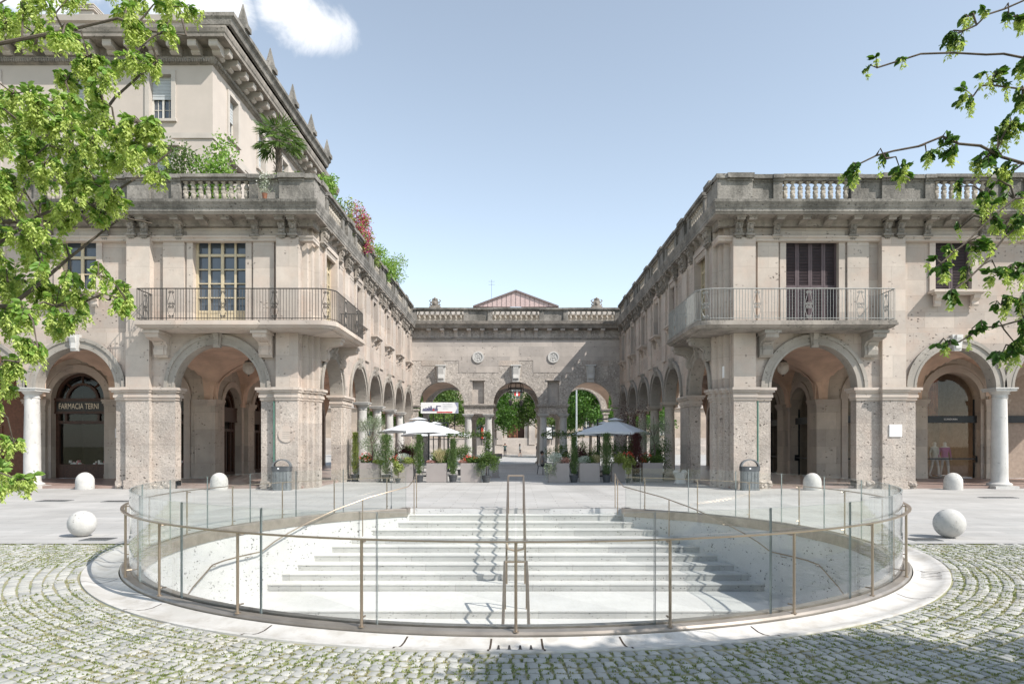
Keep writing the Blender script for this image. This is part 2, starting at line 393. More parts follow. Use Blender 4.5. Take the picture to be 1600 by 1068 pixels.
def leafmat(name, a, b, c=None, tr=.35):
    t = NT(name); i = t.island(); n = t.noise(2.2, 3)
    col = t.mix(i, a, b)
    if c: col = t.mix(t.rng(n, .45, .7), col, c)
    t.fin(col, .5, 0, .35)
    tl = t.new('BsdfTranslucent', Color=(1, 1, 1)); t.set(tl.inputs['Color'], t.mix(1.0, col, (1.35, 1.4, .75), 'MULTIPLY'))
    mx_ = t.n.new('ShaderNodeMixShader'); mx_.inputs[0].default_value = tr
    t.l.new(t.b.outputs[0], mx_.inputs[1]); t.l.new(tl.outputs[0], mx_.inputs[2]); t.l.new(mx_.outputs[0], t.out.inputs[0]); return t.mat
M['leaf'] = leafmat('hornbeam_leaf', (.11, .23, .04), (.30, .43, .10), (.20, .33, .07))
M['leafd'] = leafmat('deep_green_leaf', (.035, .09, .015), (.10, .20, .035))
M['bract'] = leafmat('hornbeam_bract', (.34, .44, .10), (.55, .62, .22))
M['fol'] = leafmat('shrub_leaf', (.05, .10, .025), (.14, .21, .05))
M['conif'] = leafmat('conifer_leaf', (.05, .10, .03), (.13, .19, .06), tr=.15)
M['yelc'] = leafmat('yellow_green_leaf', (.16, .21, .05), (.32, .36, .10), tr=.2)
M['olive'] = leafmat('olive_leaf', (.13, .17, .10), (.30, .35, .24), tr=.15)
M['silver'] = leafmat('silver_leaf', (.40, .45, .40), (.62, .66, .60), tr=.1)
M['straw'] = leafmat('dry_grass_blade', (.38, .32, .18), (.58, .50, .30), tr=.2)
M['redf'] = leafmat('red_petal', (.55, .04, .03), (.75, .14, .08), tr=.2)
M['pinkf'] = leafmat('magenta_petal', (.50, .02, .16), (.68, .08, .28), tr=.25)
M['whitef'] = leafmat('white_petal', (.7, .7, .66), (.85, .85, .8), tr=.2)
M['maple'] = leafmat('dark_red_leaf', (.04, .012, .013), (.10, .026, .028), tr=.2)
M['grass'] = leafmat('short_grass_blade', (.13, .17, .05), (.25, .28, .11), (.29, .26, .14), tr=.2)
M['bark'] = simple('grey_brown_bark', (.10, .08, .065), .9, var=.3, sc=12, bump=.4)
M['skin'] = simple('skin', (.50, .30, .22), .6, var=.04)
M['hair'] = simple('dark_hair', (.03, .02, .015), .6)
# ================================================================ arcaded wings (mirror images: s=-1 left, s=+1 right)
FY, CXW, TX, TY, FARY = 26.1, 7.8, 14.3, 32.0, 51.0       # front plane, court plane, inner walls, far wall
ARCH_F = [(11.45, 1.65), (16.9, 1.52), (20.65, 1.52), (24.4, 1.52)]
ARCH_S = [(28.8, 1.5)]+[(33.58+3.8*i, 1.6) for i in range(5)]
COL_F = [18.775, 22.525]; COL_S = [35.48+3.8*i for i in range(4)]
def baluster(mb, u, v, z, h, fr, m=0, n=10):
    k = h/.72
    mb.box(u-.075, u+.075, v-.075, v+.075, z, z+.05*k, fr, m)
    mb.lathe(u, v, z, [(.05, .05*k), (.045, .08*k), (.09, .17*k), (.098, .23*k), (.07, .30*k)], n, fr, m)
    mb.box(u-.072, u+.072, v-.072, v+.072, z+.30*k, z+.40*k, fr, m)
    mb.lathe(u, v, z, [(.055, .40*k), (.098, .47*k), (.092, .53*k), (.042, .62*k), (.07, .66*k)], n, fr, m)
    mb.box(u-.075, u+.075, v-.075, v+.075, z+.66*k, z+h, fr, m)
def parapet(parent, fr, items, z0, v0, zt, bs=.285):
    """items: ('ped'|'rec'|'post'|'bal', u0, u1); v0 = outer face"""
    for k, (kind, a, b) in enumerate(items):
        mb = MB(); top = zt
        if kind == 'bal':
            mb.box(a, b, v0-.26, v0-.02, z0+.002, z0+.09, fr)
            n = max(2, int(round((b-a)/bs)))
            for i in range(n): baluster(mb, a+(b-a)*(i+.5)/n, v0-.12, z0+.09, top-.22-z0-.09, fr, 1)
            mb.box(a, b, v0-.30, v0+.05, top-.22, top-.12, fr); mb.box(a, b, v0-.36, v0+.14, top-.12, top, fr)
            mb.build('balustrade', [M['rail'], M['balus']], parent)
        else:
            q = {'ped': .06, 'post': .03, 'rec': -.06}[kind]; w = .0 if kind == 'rec' else .03
            mb.box(a, b, v0-.32, v0+q, z0+.003, top-.13, fr)
            if kind != 'rec': mb.box(a-.02, b+.02, v0-.35, v0+q+.03, z0+.004, z0+.13, fr)
            mb.box(a-w, b+w, v0-.36, v0+max(q, 0)+.12+(.02 if kind == 'ped' else 0), top-.16, top+(.02 if kind == 'ped' else -.015), fr)
            mb.box(a-w/2, b+w/2, v0-.34, v0+q+.04, top-.25, top-.16, fr)
            mb.build('pedestal', [M['rail']], parent)
def console(mb, u, v, z1, fr, m=0, w=.3, h=.66):
    """carved head bracket: cap, swelling body with face lump and volutes, moulded foot"""
    z0 = z1-h
    mb.box(u-w*.62, u+w*.62, v-.02, v+.30, z1-.07, z1, fr, m); mb.box(u-w*.5, u+w*.5, v-.02, v+.24, z1-.13, z1-.07, fr, m)
    P = [(v, z0+.10), (v+.10, z0+.12), (v+.13, z0+.22), (v+.11, z0+.30), (v+.17, z0+.38), (v+.22, z0+.48), (v+.2, z1-.13), (v, z1-.13)]
    mb.side(P, u-w*.40, u+w*.40, fr, m)
    for (du, dz, r) in ((0, .40, .085), (-.05, .43, .04), (.05, .43, .04), (0, .33, .05), (-.07, .22, .045), (.07, .22, .045), (0, .2, .05), (-.1, .46, .05), (.1, .46, .05), (0, .47, .06)):
        V = fr(u+du, v+.17 if dz > .3 else v+.12, z0+dz); mb.ball(V, r, r, r*1.1, 6, 4, m)
    mb.box(u-w*.62, u+w*.62, v-.01, v+.16, z0+.03, z0+.10, fr, m); mb.box(u-w*.42, u+w*.42, v-.01, v+.10, z0-.04, z0+.03, fr, m)
    for i in (-1, 0, 1): V = fr(u+i*.07, v+.06, z0-.06); mb.ball(V, .022, .022, .03, 6, 4, m)
def modillion(mb, u, v, z, fr, m=0):
    mb.side([(v, z-.24), (v+.10, z-.22), (v+.30, z-.12), (v+.52, z-.14), (v+.55, z-.08), (v+.55, z-.005), (v, z-.005)], u-.15, u+.15, fr, m)
    mb.box(u-.18, u+.18, v, v+.60, z-.05, z-.002, fr, m)
def keystone(mb, u, z0, z1, v, fr, m=0, w0=.26, w1=.42):
    mb.plate([(u-w0/2, z0), (u+w0/2, z0), (u+w1/2, z1), (u-w1/2, z1)], v-.05, v+.12, fr, m)
    mb.side([(v+.12, z0+.04), (v+.17, z0+.1), (v+.15, z0+.3), (v+.22, z1-.12), (v+.22, z1-.02), (v+.12, z1-.02)], u-w0*.36, u+w0*.36, fr, m)
def doric(parent, u, v, z0, h, fr, r=.29, mat='white', name='column', plinth=True):
    mb = MB()
    if plinth: mb.box(u-r*1.55, u+r*1.55, v-r*1.55, v+r*1.55, z0, z0+.11, fr)
    mb.lathe(u, v, z0, [(r*1.42, .11), (r*1.48, .16), (r*1.36, .21), (r*1.12, .235), (r*1.02, .30), (r, .6), (r*.985, h*.4), (r*.87, h-.42), (r*.87, h-.40), (r*.95, h-.385), (r*.95, h-.36), (r*.87, h-.345),
             (r*.87, h-.25), (r*1.0, h-.235), (r*1.25, h-.13)], 28, fr)
    mb.box(u-r*1.38, u+r*1.38, v-r*1.38, v+r*1.38, z0+h-.13, z0+h-.05, fr); mb.box(u-r*1.5, u+r*1.5, v-r*1.5, v+r*1.5, z0+h-.05, z0+h, fr)
    return mb.build(name, M[mat], parent, smooth=True)
def casement(parent, fr, c, h, z0, z1, v, style, tall=False):
    """window or french door set back in its opening"""
    w = MB(); w.box(c-h, c+h, v-.05, v-.03, z0, z1, fr); wo_ = w.build('window', M['wpane'], parent)
    if style == 'shut':
        mb = MB(); n = 4 if tall else 2; pw = 2*h/n
        for i in range(n):
            a = c-h+pw*i
            for (p, q) in ((a+.005, a+.075), (a+pw-.075, a+pw-.005)): mb.box(p, q, v+.10, v+.15, z0+.02, z1-.02, fr)
            zs = [z0+.02, z0+(z1-z0)*.44, z1-.12] if tall else [z0+.02, z1-.12]
            for z in zs: mb.box(a+.075, a+pw-.075, v+.10, v+.15, z, z+.10, fr)
            nz = int((z1-z0-.1)/.058)
            for k in range(nz):
                z = z0+.06+k*.058
                mb.side([(v+.095, z+.035), (v+.10, z+.045), (v+.148, z+.012), (v+.143, z+.002)], a+.075, a+pw-.075, fr)
        mb.build('shutter', M['shutter'], wo_)
        return wo_
    mb = MB(); fm = M['yellow'] if style == 'yel' else M['frame']
    mb.box(c-h, c-h+.09, v, v+.08, z0, z1, fr); mb.box(c+h-.09, c+h, v, v+.08, z0, z1, fr); mb.box(c-h+.09, c+h-.09, v, v+.08, z1-.09, z1, fr)
    mb.box(c-h+.09, c+h-.09, v, v+.08, z0, z0+.08, fr)
    cols = [c-h, c-h*.5, c, c+h*.5, c+h] if tall else [c-h, c, c+h]
    rows = 5 if tall else 3; pz = z0+.62 if tall else z0+.06
    for u in cols[1:-1]: t = .055 if u == c or not tall else .04; mb.box(u-t, u+t, v+.01, v+.075, z0+.08, z1-.09, fr)
    for k in range(rows+1):
        z = pz+(z1-.1-pz)*k/rows
        t = .05 if k in (0, rows-1) else .02
        mb.box(c-h+.09, c+h-.09, v+.005, v+.065, z-t, z+t, fr)
    if tall: mb.box(c-h+.09, c+h-.09, v+.003, v+.05, z0+.08, pz, fr)
    mb.build('frame', fm, wo_)
    return wo_
def scroll(mb, p, ax, r, tw, s0=1, turns=1.4, rad=.012):
    """small iron volute around p in the plane (ax, z)"""
    pts = []
    for i in range(15):
        t = i/14; a = tw+s0*turns*2*pi*t; rr = r*(1-.8*t); pts.append(Vector(p)+Vector(ax)*rr*cos(a)+Vector((0, 0, 1))*rr*sin(a))
    mb.tube(pts, rad, 4)
def railing(parent, line, z0, h, mat, motif_every=1.9, name='railing'):
    """iron bars along plan polyline"""
    mb = MB(); P = [Vector((x, y, 0)) for x, y in line]; L = [0]
    for a, b in zip(P, P[1:]): L.append(L[-1]+(b-a).length)
    def pt(t):
        for i in range(len(P)-1):
            if t <= L[i+1]+1e-6: f = (t-L[i])/(L[i+1]-L[i]); return P[i].lerp(P[i+1], f), (P[i+1]-P[i]).normalized()
        return P[-1], (P[-1]-P[-2]).normalized()
    tot = L[-1]; N = 90 if tot > 6 else 40
    ts = [tot*i/N for i in range(N+1)]
    for z, r in ((z0+h, .022), (z0+.07, .014)): mb.tube([pt(t)[0]+Vector((0, 0, z)) for t in ts], r, 4)
    mot = []; t = .45
    while t < tot-.3: mot.append(t); t += motif_every
    t = 0.0
    while t <= tot+.001:
        if not any(abs(t-m_) < .16 for m_ in mot): p = pt(t)[0]; mb.tube([p+Vector((0, 0, z0+.01)), p+Vector((0, 0, z0+h))], .0105, 4)
        t += .108
    for m_ in mot:
        p, d = pt(m_)
        for sg in (-1, 1):
            q = p+d*.17*sg; mb.tube([q+Vector((0, 0, z0)), q+Vector((0, 0, z0+h))], .012, 4)
            mb.tube([p+d*sg*a+Vector((0, 0, z0+z)) for a, z in ((.02, .10), (.08, .2), (.13, .33), (.13, .42), (.09, .5), (.13, .6), (.13, .7), (.08, .86), (.02, h-.08))], .011, 4)
            for zz, s0 in ((.13, 1), (h-.12, -1), (.47, 1), (.62, -1)): scroll(mb, p+d*sg*.055+Vector((0, 0, z0+zz)), d*sg, .055, 0, s0)
        c = p+Vector((0, 0, z0+.545))
        mb.tube([c+d*.05*cos(a)+Vector((0, 0, .05*sin(a))) for a in [2*pi*i/10 for i in range(11)]], .010, 4)
    return mb.build(name, mat, parent)
def groin(mb, x0, x1, y0, y1, zs, rise, m=0, n=22):
    def b(t, w, R): return zs+rise*sqrt(max(0, 1-(2*t-1)**2))
    G = [[(x0+(x1-x0)*i/n, y0+(y1-y0)*j/n, max(b(i/n, 0, 0), b(j/n, 0, 0))) for i in range(n+1)] for j in range(n+1)]
    V = [p for r in G for p in r]
    mb.mesh(V, [(j*(n+1)+i, j*(n+1)+i+1, (j+1)*(n+1)+i+1, (j+1)*(n+1)+i) for j in range(n) for i in range(n)], m)
def globe_lamp(label, x, y, z, group=None):
    t = thing('hanging_lamp', label, 'lamp', (x, y, z), group)
    mb = MB(); mb.lathe(0, 0, 0, [(.03, -.36), (.12, -.31), (.22, -.2), (.25, -.05), (.22, .1), (.14, .18)], 16); mb.build('globe', simple('frosted_globe', (.45, .42, .38), .35), t, True)
    mb = MB(); mb.lathe(0, 0, 0, [(.15, .17), (.17, .21), (.05, .27), (.02, .3)], 12); mb.tube([(0, 0, .28), (0, 0, 1.0)], .012, 5); mb.lathe(0, 0, 0, [(.02, -.42), (.035, -.38), (.02, -.35)], 8); mb.build('fitting', M['iron'], t)
    return t

def wing(s):
    side = 'left' if s < 0 else 'right'
    B = thing('arcade_building', 'left arcade wing of pale travertine with ochre framed french doors behind its corner balcony' if s < 0 else
              'right arcade wing of pale travertine with closed plum brown shutters above its corner balcony', 'building', (s*16, 30, 0), 'arcaded wings facing each other across the court', world=True)
    FF = lambda u, v, z: (s*u, FY-v, z)
    FS = lambda u, v, z: (s*(CXW-v), u, z)
    FFU = lambda u, v, z: (s*u, FY+.14-v, z)      # upper storey wall, set back behind the pilasters
    def line(o, tail=True):     # cornice line in plan, wider overhang in front than on the court side
        return [(s*27.5, FY-o), (s*(CXW-.45*o-.0), FY-o), (s*(CXW-.45*o), FARY-.001)]
    # --- ground storey wall
    w = MB()
    liftF = [(18.38, 19.13, 3.88), (22.17, 22.88, 3.88)]; liftS = [(c-.2-.1, c+.3, 3.88) for c in COL_S]
    liftF = [(16.9+1.52, 20.65-1.52, 3.88), (20.65+1.52, 24.4-1.52, 3.88)]
    liftS = [(33.58+1.6+3.8*i, 33.58+3.8*(i+1)-1.6, 3.88) for i in range(4)]
    low = [(c, r, 0, 9, 'rect') for c, r in ARCH_F]; lows = [(c, r, 0, 9, 'rect') for c, r in ARCH_S]
    wall(w, FF, 8.3, 27.4, 0, 3.36, .45, low, 1, liftF, mr_=1, cap=False); wall(w, FF, 8.3, 27.4, 3.36, 6.0, .45, [(c, r, 0, 3.88, 'arch') for c, r in ARCH_F], 0, liftF, mr_=3)
    wall(w, FS, 27.05, FARY, 0, 3.36, .45, lows, 1, liftS, mr_=1, cap=False); wall(w, FS, 27.05, FARY, 3.36, 6.0, .5, [(c, r, 0, 3.88, 'arch') for c, r in ARCH_S], 0, liftS, mr_=3)
    # upper storey
    opU = [(11.45, 1.02, 6.25, 9.72, 'rect')]+[(c, .7, 7.62, 9.72, 'rect') for c in (16.9, 20.65, 24.4)]
    opS = [(28.5, .85, 6.25, 9.72, 'rect')]+[(c, .58, 7.62, 9.72, 'rect') for c, r in ARCH_S[1:]]
    wall(w, FFU, 8.3, 27.4, 6.0, 10.42, .45, opU, 0, mr_=2); wall(w, FS, 27.05, FARY, 6.0, 10.42, .45, opS, 0, mr_=2)
    # stepped re-entrant corner pier
    cor = [(8.298, -.28), (8.12, -.28), (8.12, -.52), (7.98, -.52), (7.98, -.78), (7.803, -.78), (7.803, -.948), (8.298, -.948)]
    fc = lambda u, v, z: (s*u, FY-v, z)
    w.prism(cor, 0, 3.36, fc, 1); w.prism(cor, 3.36, 6.0, fc, 2); w.prism(cor, 6.0, 10.42, fc, 2)
    # pilasters: ground and upper, set proud of the wall
    for (a, b) in ((8.32, 9.17), (14.0, 14.9)):
        w.box(a, b, .0, .20, 0.0, 3.36, FF, 1); w.box(a, b, .0, .20, 3.36, 6.0, FF, 2); w.box(a, b, .0, .30, 6.0, 9.62, FFU, 2)
        w.box(a-.05, b+.05, .0, .26, .0, .34, FF, 1)
    for (a, b) in ((9.32, 10.12), (12.78, 13.6)):
        w.box(a, b, .0, .10, 6.3, 9.55, FFU, 2)
    for c in [31.1]+COL_S:
        w.box(c-.42, c+.42, 0, .08, 6.0, 9.62, FS, 2)
    w.box(30.42, 31.85, 0, .08, 0, 3.36, FS, 1)
    # window surrounds
    for (c, h, z0, z1, k) in opU:
        for e, vv in ((.13, .06),):
            w.box(c-h-e-.1, c-h-.0, 0, vv, z0-.0, z1+.2, FFU, 2); w.box(c+h, c+h+e+.1, 0, vv, z0, z1+.2, FFU, 2); w.box(c-h, c+h, 0, vv, z1, z1+.2, FFU, 2)
    for (c, h, z0, z1, k) in opS:
        w.box(c-h-.2, c-h, 0, .09, z0, z1+.16, FS, 2); w.box(c+h, c+h+.2, 0, .09, z0, z1+.16, FS, 2); w.box(c-h, c+h, 0, .09, z1, z1+.16, FS, 2)
    # archivolts
    for c, r in ARCH_F:
        w.ring(c, 3.88, r+.004, r+.36, -.02, .07, FF, 3); w.ring(c, 3.88, r+.27, r+.40, .07, .12, FF, 3)
        w.ring(c, 3.88, r+.004, r+.10, .07, .09, FF, 3)
    for c, r in ARCH_S:
        w.ring(c, 3.88, r+.004, r+.30, -.02, .07, FS, 3); w.ring(c, 3.88, r+.2, r+.33, .07, .13, FS, 3)
    wallo = w.build('wall', [M['trav'], M['ceppo'], M['travp'], M['arch']], B)
    for c, r in ARCH_F:
        k = MB(); keystone(k, c, 3.88+r-.12, 3.88+r+.5, .05, FF); k.build('keystone', M['arch'] if c < 12 else M['keyst'], B)
    for c, r in ARCH_S:
        k = MB(); keystone(k, c, 3.88+r-.08, 3.88+r+.46, .04, FS, w0=.2, w1=.32); k.build('keystone', M['arch'], B)
    # impost mouldings
    def impost(fr, a, b, d=.45):
        imp = MB()
        for (o, z0, z1) in ((.03, 3.40, 3.50), (.07, 3.50, 3.60), (.05, 3.60, 3.70), (.12, 3.70, 3.78), (.17, 3.78, 3.88)):
            imp.box(a-o, b+o, -d-o, o+.02, z0, z1, fr)
        imp.build('impost_moulding', M['travp'], B)
    impost(FF, 9.17, 9.8); impost(FF, 13.1, 14.0); impost(FF, 14.9, 15.38)
    impost(FS, 30.30, 31.98); 
    for (a, b) in ((8.32, 9.17), (14.0, 14.9)):
        imp = MB()
        for (o, z0, z1) in ((.03, 3.40, 3.50), (.07, 3.50, 3.60), (.05, 3.60, 3.70), (.12, 3.70, 3.78), (.17, 3.78, 3.88)):
            imp.box(a-o*.6, b+o*.6, -.3, .21+o, z0+.002, z1+.002, FF)
        imp.build('impost_moulding', M['travp'], B)
    imp = MB()
    for (o, z0, z1) in ((.03, 3.40, 3.50), (.07, 3.50, 3.60), (.05, 3.60, 3.70), (.12, 3.70, 3.78), (.17, 3.78, 3.88)):
        imp.prism([(8.297, -.02), (8.3-o, -.02), (8.3-o, -.28+o*.5), (8.12-o, -.28+o*.5), (8.12-o, -.52+o*.5), (7.98-o, -.52+o*.5), (7.98-o, -.78+o*.5), (7.8-o, -.78+o*.5), (7.8-o, -1.25-o), (8.297, -1.25-o)], z0+.004, z1+.004, fc)
    imp.build('impost_moulding', M['travp'], B)
    # eroded foot stones under the jambs
    for (a, b) in ((9.2, 9.78), (13.12, 13.95), (14.95, 15.36)):
        ft = MB(); ft.box(a-.02, b+.03, -.47, .05, 0, .3, FF)
        for k in range(10): p = FF(random.uniform(a, b), random.uniform(-.1, .05), random.uniform(.02, .24)); ft.ball(p, .12, .12, .1, 8, 5, jit=.15)
        ft.build('foot_stone', M['ceppo'], B)
    # columns
    for c in COL_F: doric(B, c, -.24, .0, 3.88, FF)
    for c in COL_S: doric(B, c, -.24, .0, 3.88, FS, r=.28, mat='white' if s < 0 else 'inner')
    # string course, frieze, cornice
    c_ = MB()
    c_.sweep(line, [(-.14, 9.48), (-.0, 9.50), (.04, 9.52), (.04, 9.60), (.09, 9.64), (.10, 9.70), (0.0, 9.71)], 1)
    c_.sweep(line, [(-.14, 10.06), (.05, 10.08), (.07, 10.18), (.12, 10.28), (.16, 10.30), (.72, 10.32), (.74, 10.38)], 0)
    c_.sweep(line, [(.74, 10.38), (.78, 10.40), (.78, 10.52), (.82, 10.56), (.84, 10.62), (.92, 10.72), (.94, 10.81), (.0, 10.83)], 2)
    c_.build('cornice', [M['corn'], M['travp'], M['rail']], B)
    for u in (8.52, 8.94, 10.02, 12.95, 14.2, 14.7, 15.8, 18.0, 18.55, 19.0, 19.55, 21.75, 22.3, 22.75, 23.3): fz = MB(); console(fz, u, -.02 if not (8.3 < u < 9.2 or 14 < u < 14.9) else .12, 10.30, FF); fz.build('frieze_bracket', M['corn'], B)
    for u in (27.3, 27.0, 29.75, 30.9, 31.3)+tuple(c+d for c in COL_S for d in (-.2, .2))+tuple(c+d for c, r in ARCH_S[1:] for d in (-.88, .88)):
        fz = MB(); console(fz, u, .06, 10.30, FS, w=.26); fz.build('frieze_bracket', M['corn'], B)
    for u in (8.5, 8.95, 10.0, 10.97, 11.93, 12.9, 14.2, 14.7, 15.8, 16.55, 17.3, 18.0, 18.9, 19.6, 20.3, 21.0, 21.7, 22.5, 23.3, 24.0, 24.8, 25.5): md = MB(); modillion(md, u, .02, 10.32, FF); md.build('modillion', M['corn'], B)
    u = 27.3
    while u < 50.6:
        md = MB(); md.side([(.0, 10.10), (.08, 10.12), (.2, 10.2), (.26, 10.24), (.28, 10.315), (.0, 10.315)], u-.13, u+.13, FS); u += .76
        md.build('modillion', M['corn'], B)
    # roof terrace slab
    r = MB(); r.prism([(s*27.5, FY+.1), (s*(CXW+.02), FY+.1), (s*(CXW+.02), FARY), (s*14.4, FARY), (s*14.4, TY+.1), (s*27.5, TY+.1)], 10.44, 10.78); r.build('terrace_slab', M['roofdark'], B)
    # parapet
    vF = .40
    segF = [('ped', 8.0, 8.95), ('rec', 8.95, 9.75), ('post', 9.75, 10.1), ('bal', 10.1, 12.7), ('post', 12.7, 13.05), ('rec', 13.05, 13.85), ('ped', 13.85, 14.7), ('rec', 14.7, 15.5), ('post', 15.5, 15.85),
            ('bal', 15.85, 17.9), ('post', 17.9, 18.25), ('rec', 18.25, 18.45), ('ped', 18.45, 19.1), ('rec', 19.1, 19.3), ('post', 19.3, 19.65), ('bal', 19.65, 21.7), ('post', 21.7, 22.05), ('ped', 22.2, 22.9), ('post', 23.1, 23.4), ('bal', 23.4, 25.4), ('post', 25.4, 26.4)]
    parapet(B, FF, segF, 10.83, vF, 11.9)
    segS = [('rec', 26.0, 26.3), ('ped', 26.3, 27.0), ('post', 27.4, 27.7), ('bal', 27.7, 29.9), ('post', 29.9, 30.2), ('rec', 30.2, 30.7), ('ped', 30.7, 31.5), ('rec', 31.5, 32.3)]
    for i in range(5):
        c = 33.58+3.8*i; segS += [('post', c-1.2, c-.9), ('bal', c-.9, c+.9), ('post', c+.9, c+1.2)]
        if i < 4: segS += [('rec', c+1.2, c+1.5), ('ped', c+1.5, c+2.3), ('rec', c+2.3, c+2.6)]
    parapet(B, FS, segS, 10.83, .14, 11.9)
    cb = MB(); cb.prism([(s*(7.62), FY-.46), (s*7.998, FY-.46), (s*7.998, FY-.05), (s*7.95, FY-.05), (s*7.95, FY+.3), (s*7.6, FY+.3)], 10.832, 11.78); cb.prism([(s*7.56, FY-.54), (s*8.1, FY-.54), (s*8.1, FY-.0), (s*7.99, FY-.0), (s*7.99, FY+.3), (s*7.56, FY+.3)], 11.74, 11.905)
    cb.build('pedestal', M['rail'], B)
    # windows
    casement(B, FFU, 11.45, 1.02, 6.25, 9.72, -.30, 'yel' if s < 0 else 'shut', True)
    for c in (16.9, 20.65, 24.4):
        w_ = casement(B, FFU, c, .7, 7.62, 9.72, -.28, 'yel' if s < 0 else 'shut')
        sl = MB(); sl.box(c-1.0, c+1.0, -.1, .34, 7.50, 7.60, FF); sl.box(c-.92, c+.92, 0, .26, 7.43, 7.50, FF)
        for d in (-.72, .72): sl.side([(0, 7.02), (.05, 7.0), (.10, 7.08), (.08, 7.2), (.2, 7.3), (.24, 7.43), (0, 7.43)], c+d-.13, c+d+.13, FF)
        sl.build('sill', M['travp'], w_)
    casement(B, FS, 28.5, .85, 6.25, 9.72, -.30, 'yel', True)
    for c, r_ in ARCH_S[1:]:
        w_ = casement(B, FS, c, .58, 7.62, 9.72, -.3, 'shut')
        sl = MB(); sl.box(c-.85, c+.85, -.1, .34, 7.50, 7.60, FS); sl.box(c-.78, c+.78, 0, .28, 7.43, 7.50, FS)
        for d in (-.55, .55): sl.side([(0, 7.02), (.05, 7.0), (.12, 7.1), (.1, 7.2), (.22, 7.3), (.26, 7.43), (0, 7.43)], c+d-.12, c+d+.12, FS)
        sl.build('sill', M['travp'], w_)
    # balcony: slab, corbels, railing
    def bl(o):     # plan line at offset o from the walls, rounded at the corner
        R = .62; cx_, cy_ = CXW-o*.96+R, FY-o+R
        P = [(s*14.05, FY), (s*14.05, FY-o)] if o > .9 else [(s*13.9, FY), (s*13.9, FY-o)]
        P += [(s*(cx_-R*sin(a)), cy_-R*cos(a)) for a in [pi/2*i/8 for i in range(9)]]
        P += [(s*(CXW-o*.96), 30.0), (s*CXW, 30.0)]
        return P
    bal = thing('balcony', None, None); bal.parent = B; bal.location = -Vector(B.location)
    sb = MB()
    prof = [(.96, 5.96), (.96, 6.0), (1.08, 6.01), (1.13, 6.07), (1.15, 6.09), (1.2, 6.1), (1.2, 6.19), (1.17, 6.2), (1.17, 6.27)]
    def bline(o):
        P = bl(1.2); k = o-1.2; out = []
        for i, (x, y) in enumerate(P):
            if i in (0, 1): x = x+s*k
            if 1 <= i <= 10: y = y-(k if i < 2 else k*max(0, 1-(i-2)/8.0))
            if i >= 2: x = x-s*k*min(1, (i-2)/8.0)
            if i >= 11: y = y+k
            out.append((x, y))
        return out
    sb.sweep(bline, prof)
    sb.q([(x, y, 6.272) for x, y in bline(1.17)]); sb.q([(x, y, 5.958) for x, y in bline(.96)])
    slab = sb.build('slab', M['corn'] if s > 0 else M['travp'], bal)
    def corbel(u, fr, d=1.0, w=.5):
        cbm = MB()
        P = [(0, 5.05), (.16, 5.02), (.26, 5.12), (.28, 5.3), (.22, 5.45), (.36, 5.6), (.62, 5.64), (.86, 5.7), (.92, 5.96), (0, 5.96)]
        cbm.side([(a*d, z) for a, z in P], u-w/2, u+w/2, fr); cbm.box(u-w*.62, u+w*.62, 0, .95*d, 5.84, 5.95, fr)
        cbm.side([(.29*d, 5.1), (.33*d, 5.3), (.27*d, 5.46), (.42*d, 5.57), (.36*d, 5.66), (.2*d, 5.5), (.24*d, 5.3)], u-w*.3, u+w*.3, fr)
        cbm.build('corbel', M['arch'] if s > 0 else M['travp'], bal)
    for u in (13.55, 9.55): corbel(u, FF)
    for u in (27.35, 30.0): corbel(u+.0, FS, .9, .42)
    rl = [(s*13.97, FY-.05), (s*13.97, FY-1.12)]+bl(1.12)[2:-2]+[(s*(CXW-1.06), 29.92), (s*(CXW-.05), 29.92)]
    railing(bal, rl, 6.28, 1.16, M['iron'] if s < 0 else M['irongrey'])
    # --- inner walls, vaults, floor of the arcade
    FI = lambda u, v, z: (s*u, TY-v, z); FSI = lambda u, v, z: (s*(TX-v), u, z)
    iw = MB(); shopsF = [(c, 1.25, 0, 3.83, 'arch') for c in (16.9, 20.65, 24.4)]; shopsS = [(34.2+3.8*i, 1.05, 0, 3.5, 'arch') for i in range(5)]
    wall(iw, FI, TX, 27.4, 0, 6.1, .55, shopsF, 0); wall(iw, FSI, TY+.55, FARY, 0, 6.1, .55, shopsS, 0)
    for (c, r, *_) in shopsF: iw.ring(c, 3.83, r+.003, r+.34, -.01, .05, FI, 1); iw.ring(c, 3.83, r+.24, r+.37, .05, .09, FI, 1); [iw.box(min(c+q*r, c+q*(r+.3)), max(c+q*(r+.003), c+q*(r+.3)), -.01, .05, 0, 3.83, FI, 1) for q in (-1, 1)]
    for (c, r, *_) in shopsS: iw.ring(c, 3.5, r+.003, r+.28, -.01, .06, FSI, 1); [iw.box(min(c+q*r, c+q*(r+.28)), max(c+q*(r+.003), c+q*(r+.28)), -.01, .06, 0, 3.5, FSI, 1) for q in (-1, 1)]
    # responds (inner piers) and cross arches
    def respond(fr, u, v0=.0, w=.95, d=.22):
        iw.box(u-w/2, u+w/2, v0, v0+d, 0, 3.5, fr, 0)
        for (o, z0, z1) in ((.04, 3.5, 3.6), (.09, 3.6, 3.7), (.12, 3.7, 3.8)): iw.box(u-w/2-o, u+w/2+o, v0, v0+d+o, z0, z1, fr, 1)
        iw.box(u-w/2-.04, u+w/2+.04, v0, v0+d+.04, 0, .3, fr, 0)
    for u in (14.55, 18.775, 22.525): respond(FI, u)
    for u in (32.15, 36.1, 39.9, 43.7, 47.5): respond(FSI, u, w=.8)
    inr = iw.build('inner_wall', [M['inner'], M['travp']], B)
    xs = [8.25, 14.35, 18.775, 22.525, 27.4]
    for a, b in zip(xs, xs[1:]): vt = MB(); groin(vt, s*a, s*b, FY+.44, TY, 3.75, 2.0); vt.build('vault', M['vault'], B, smooth=True)
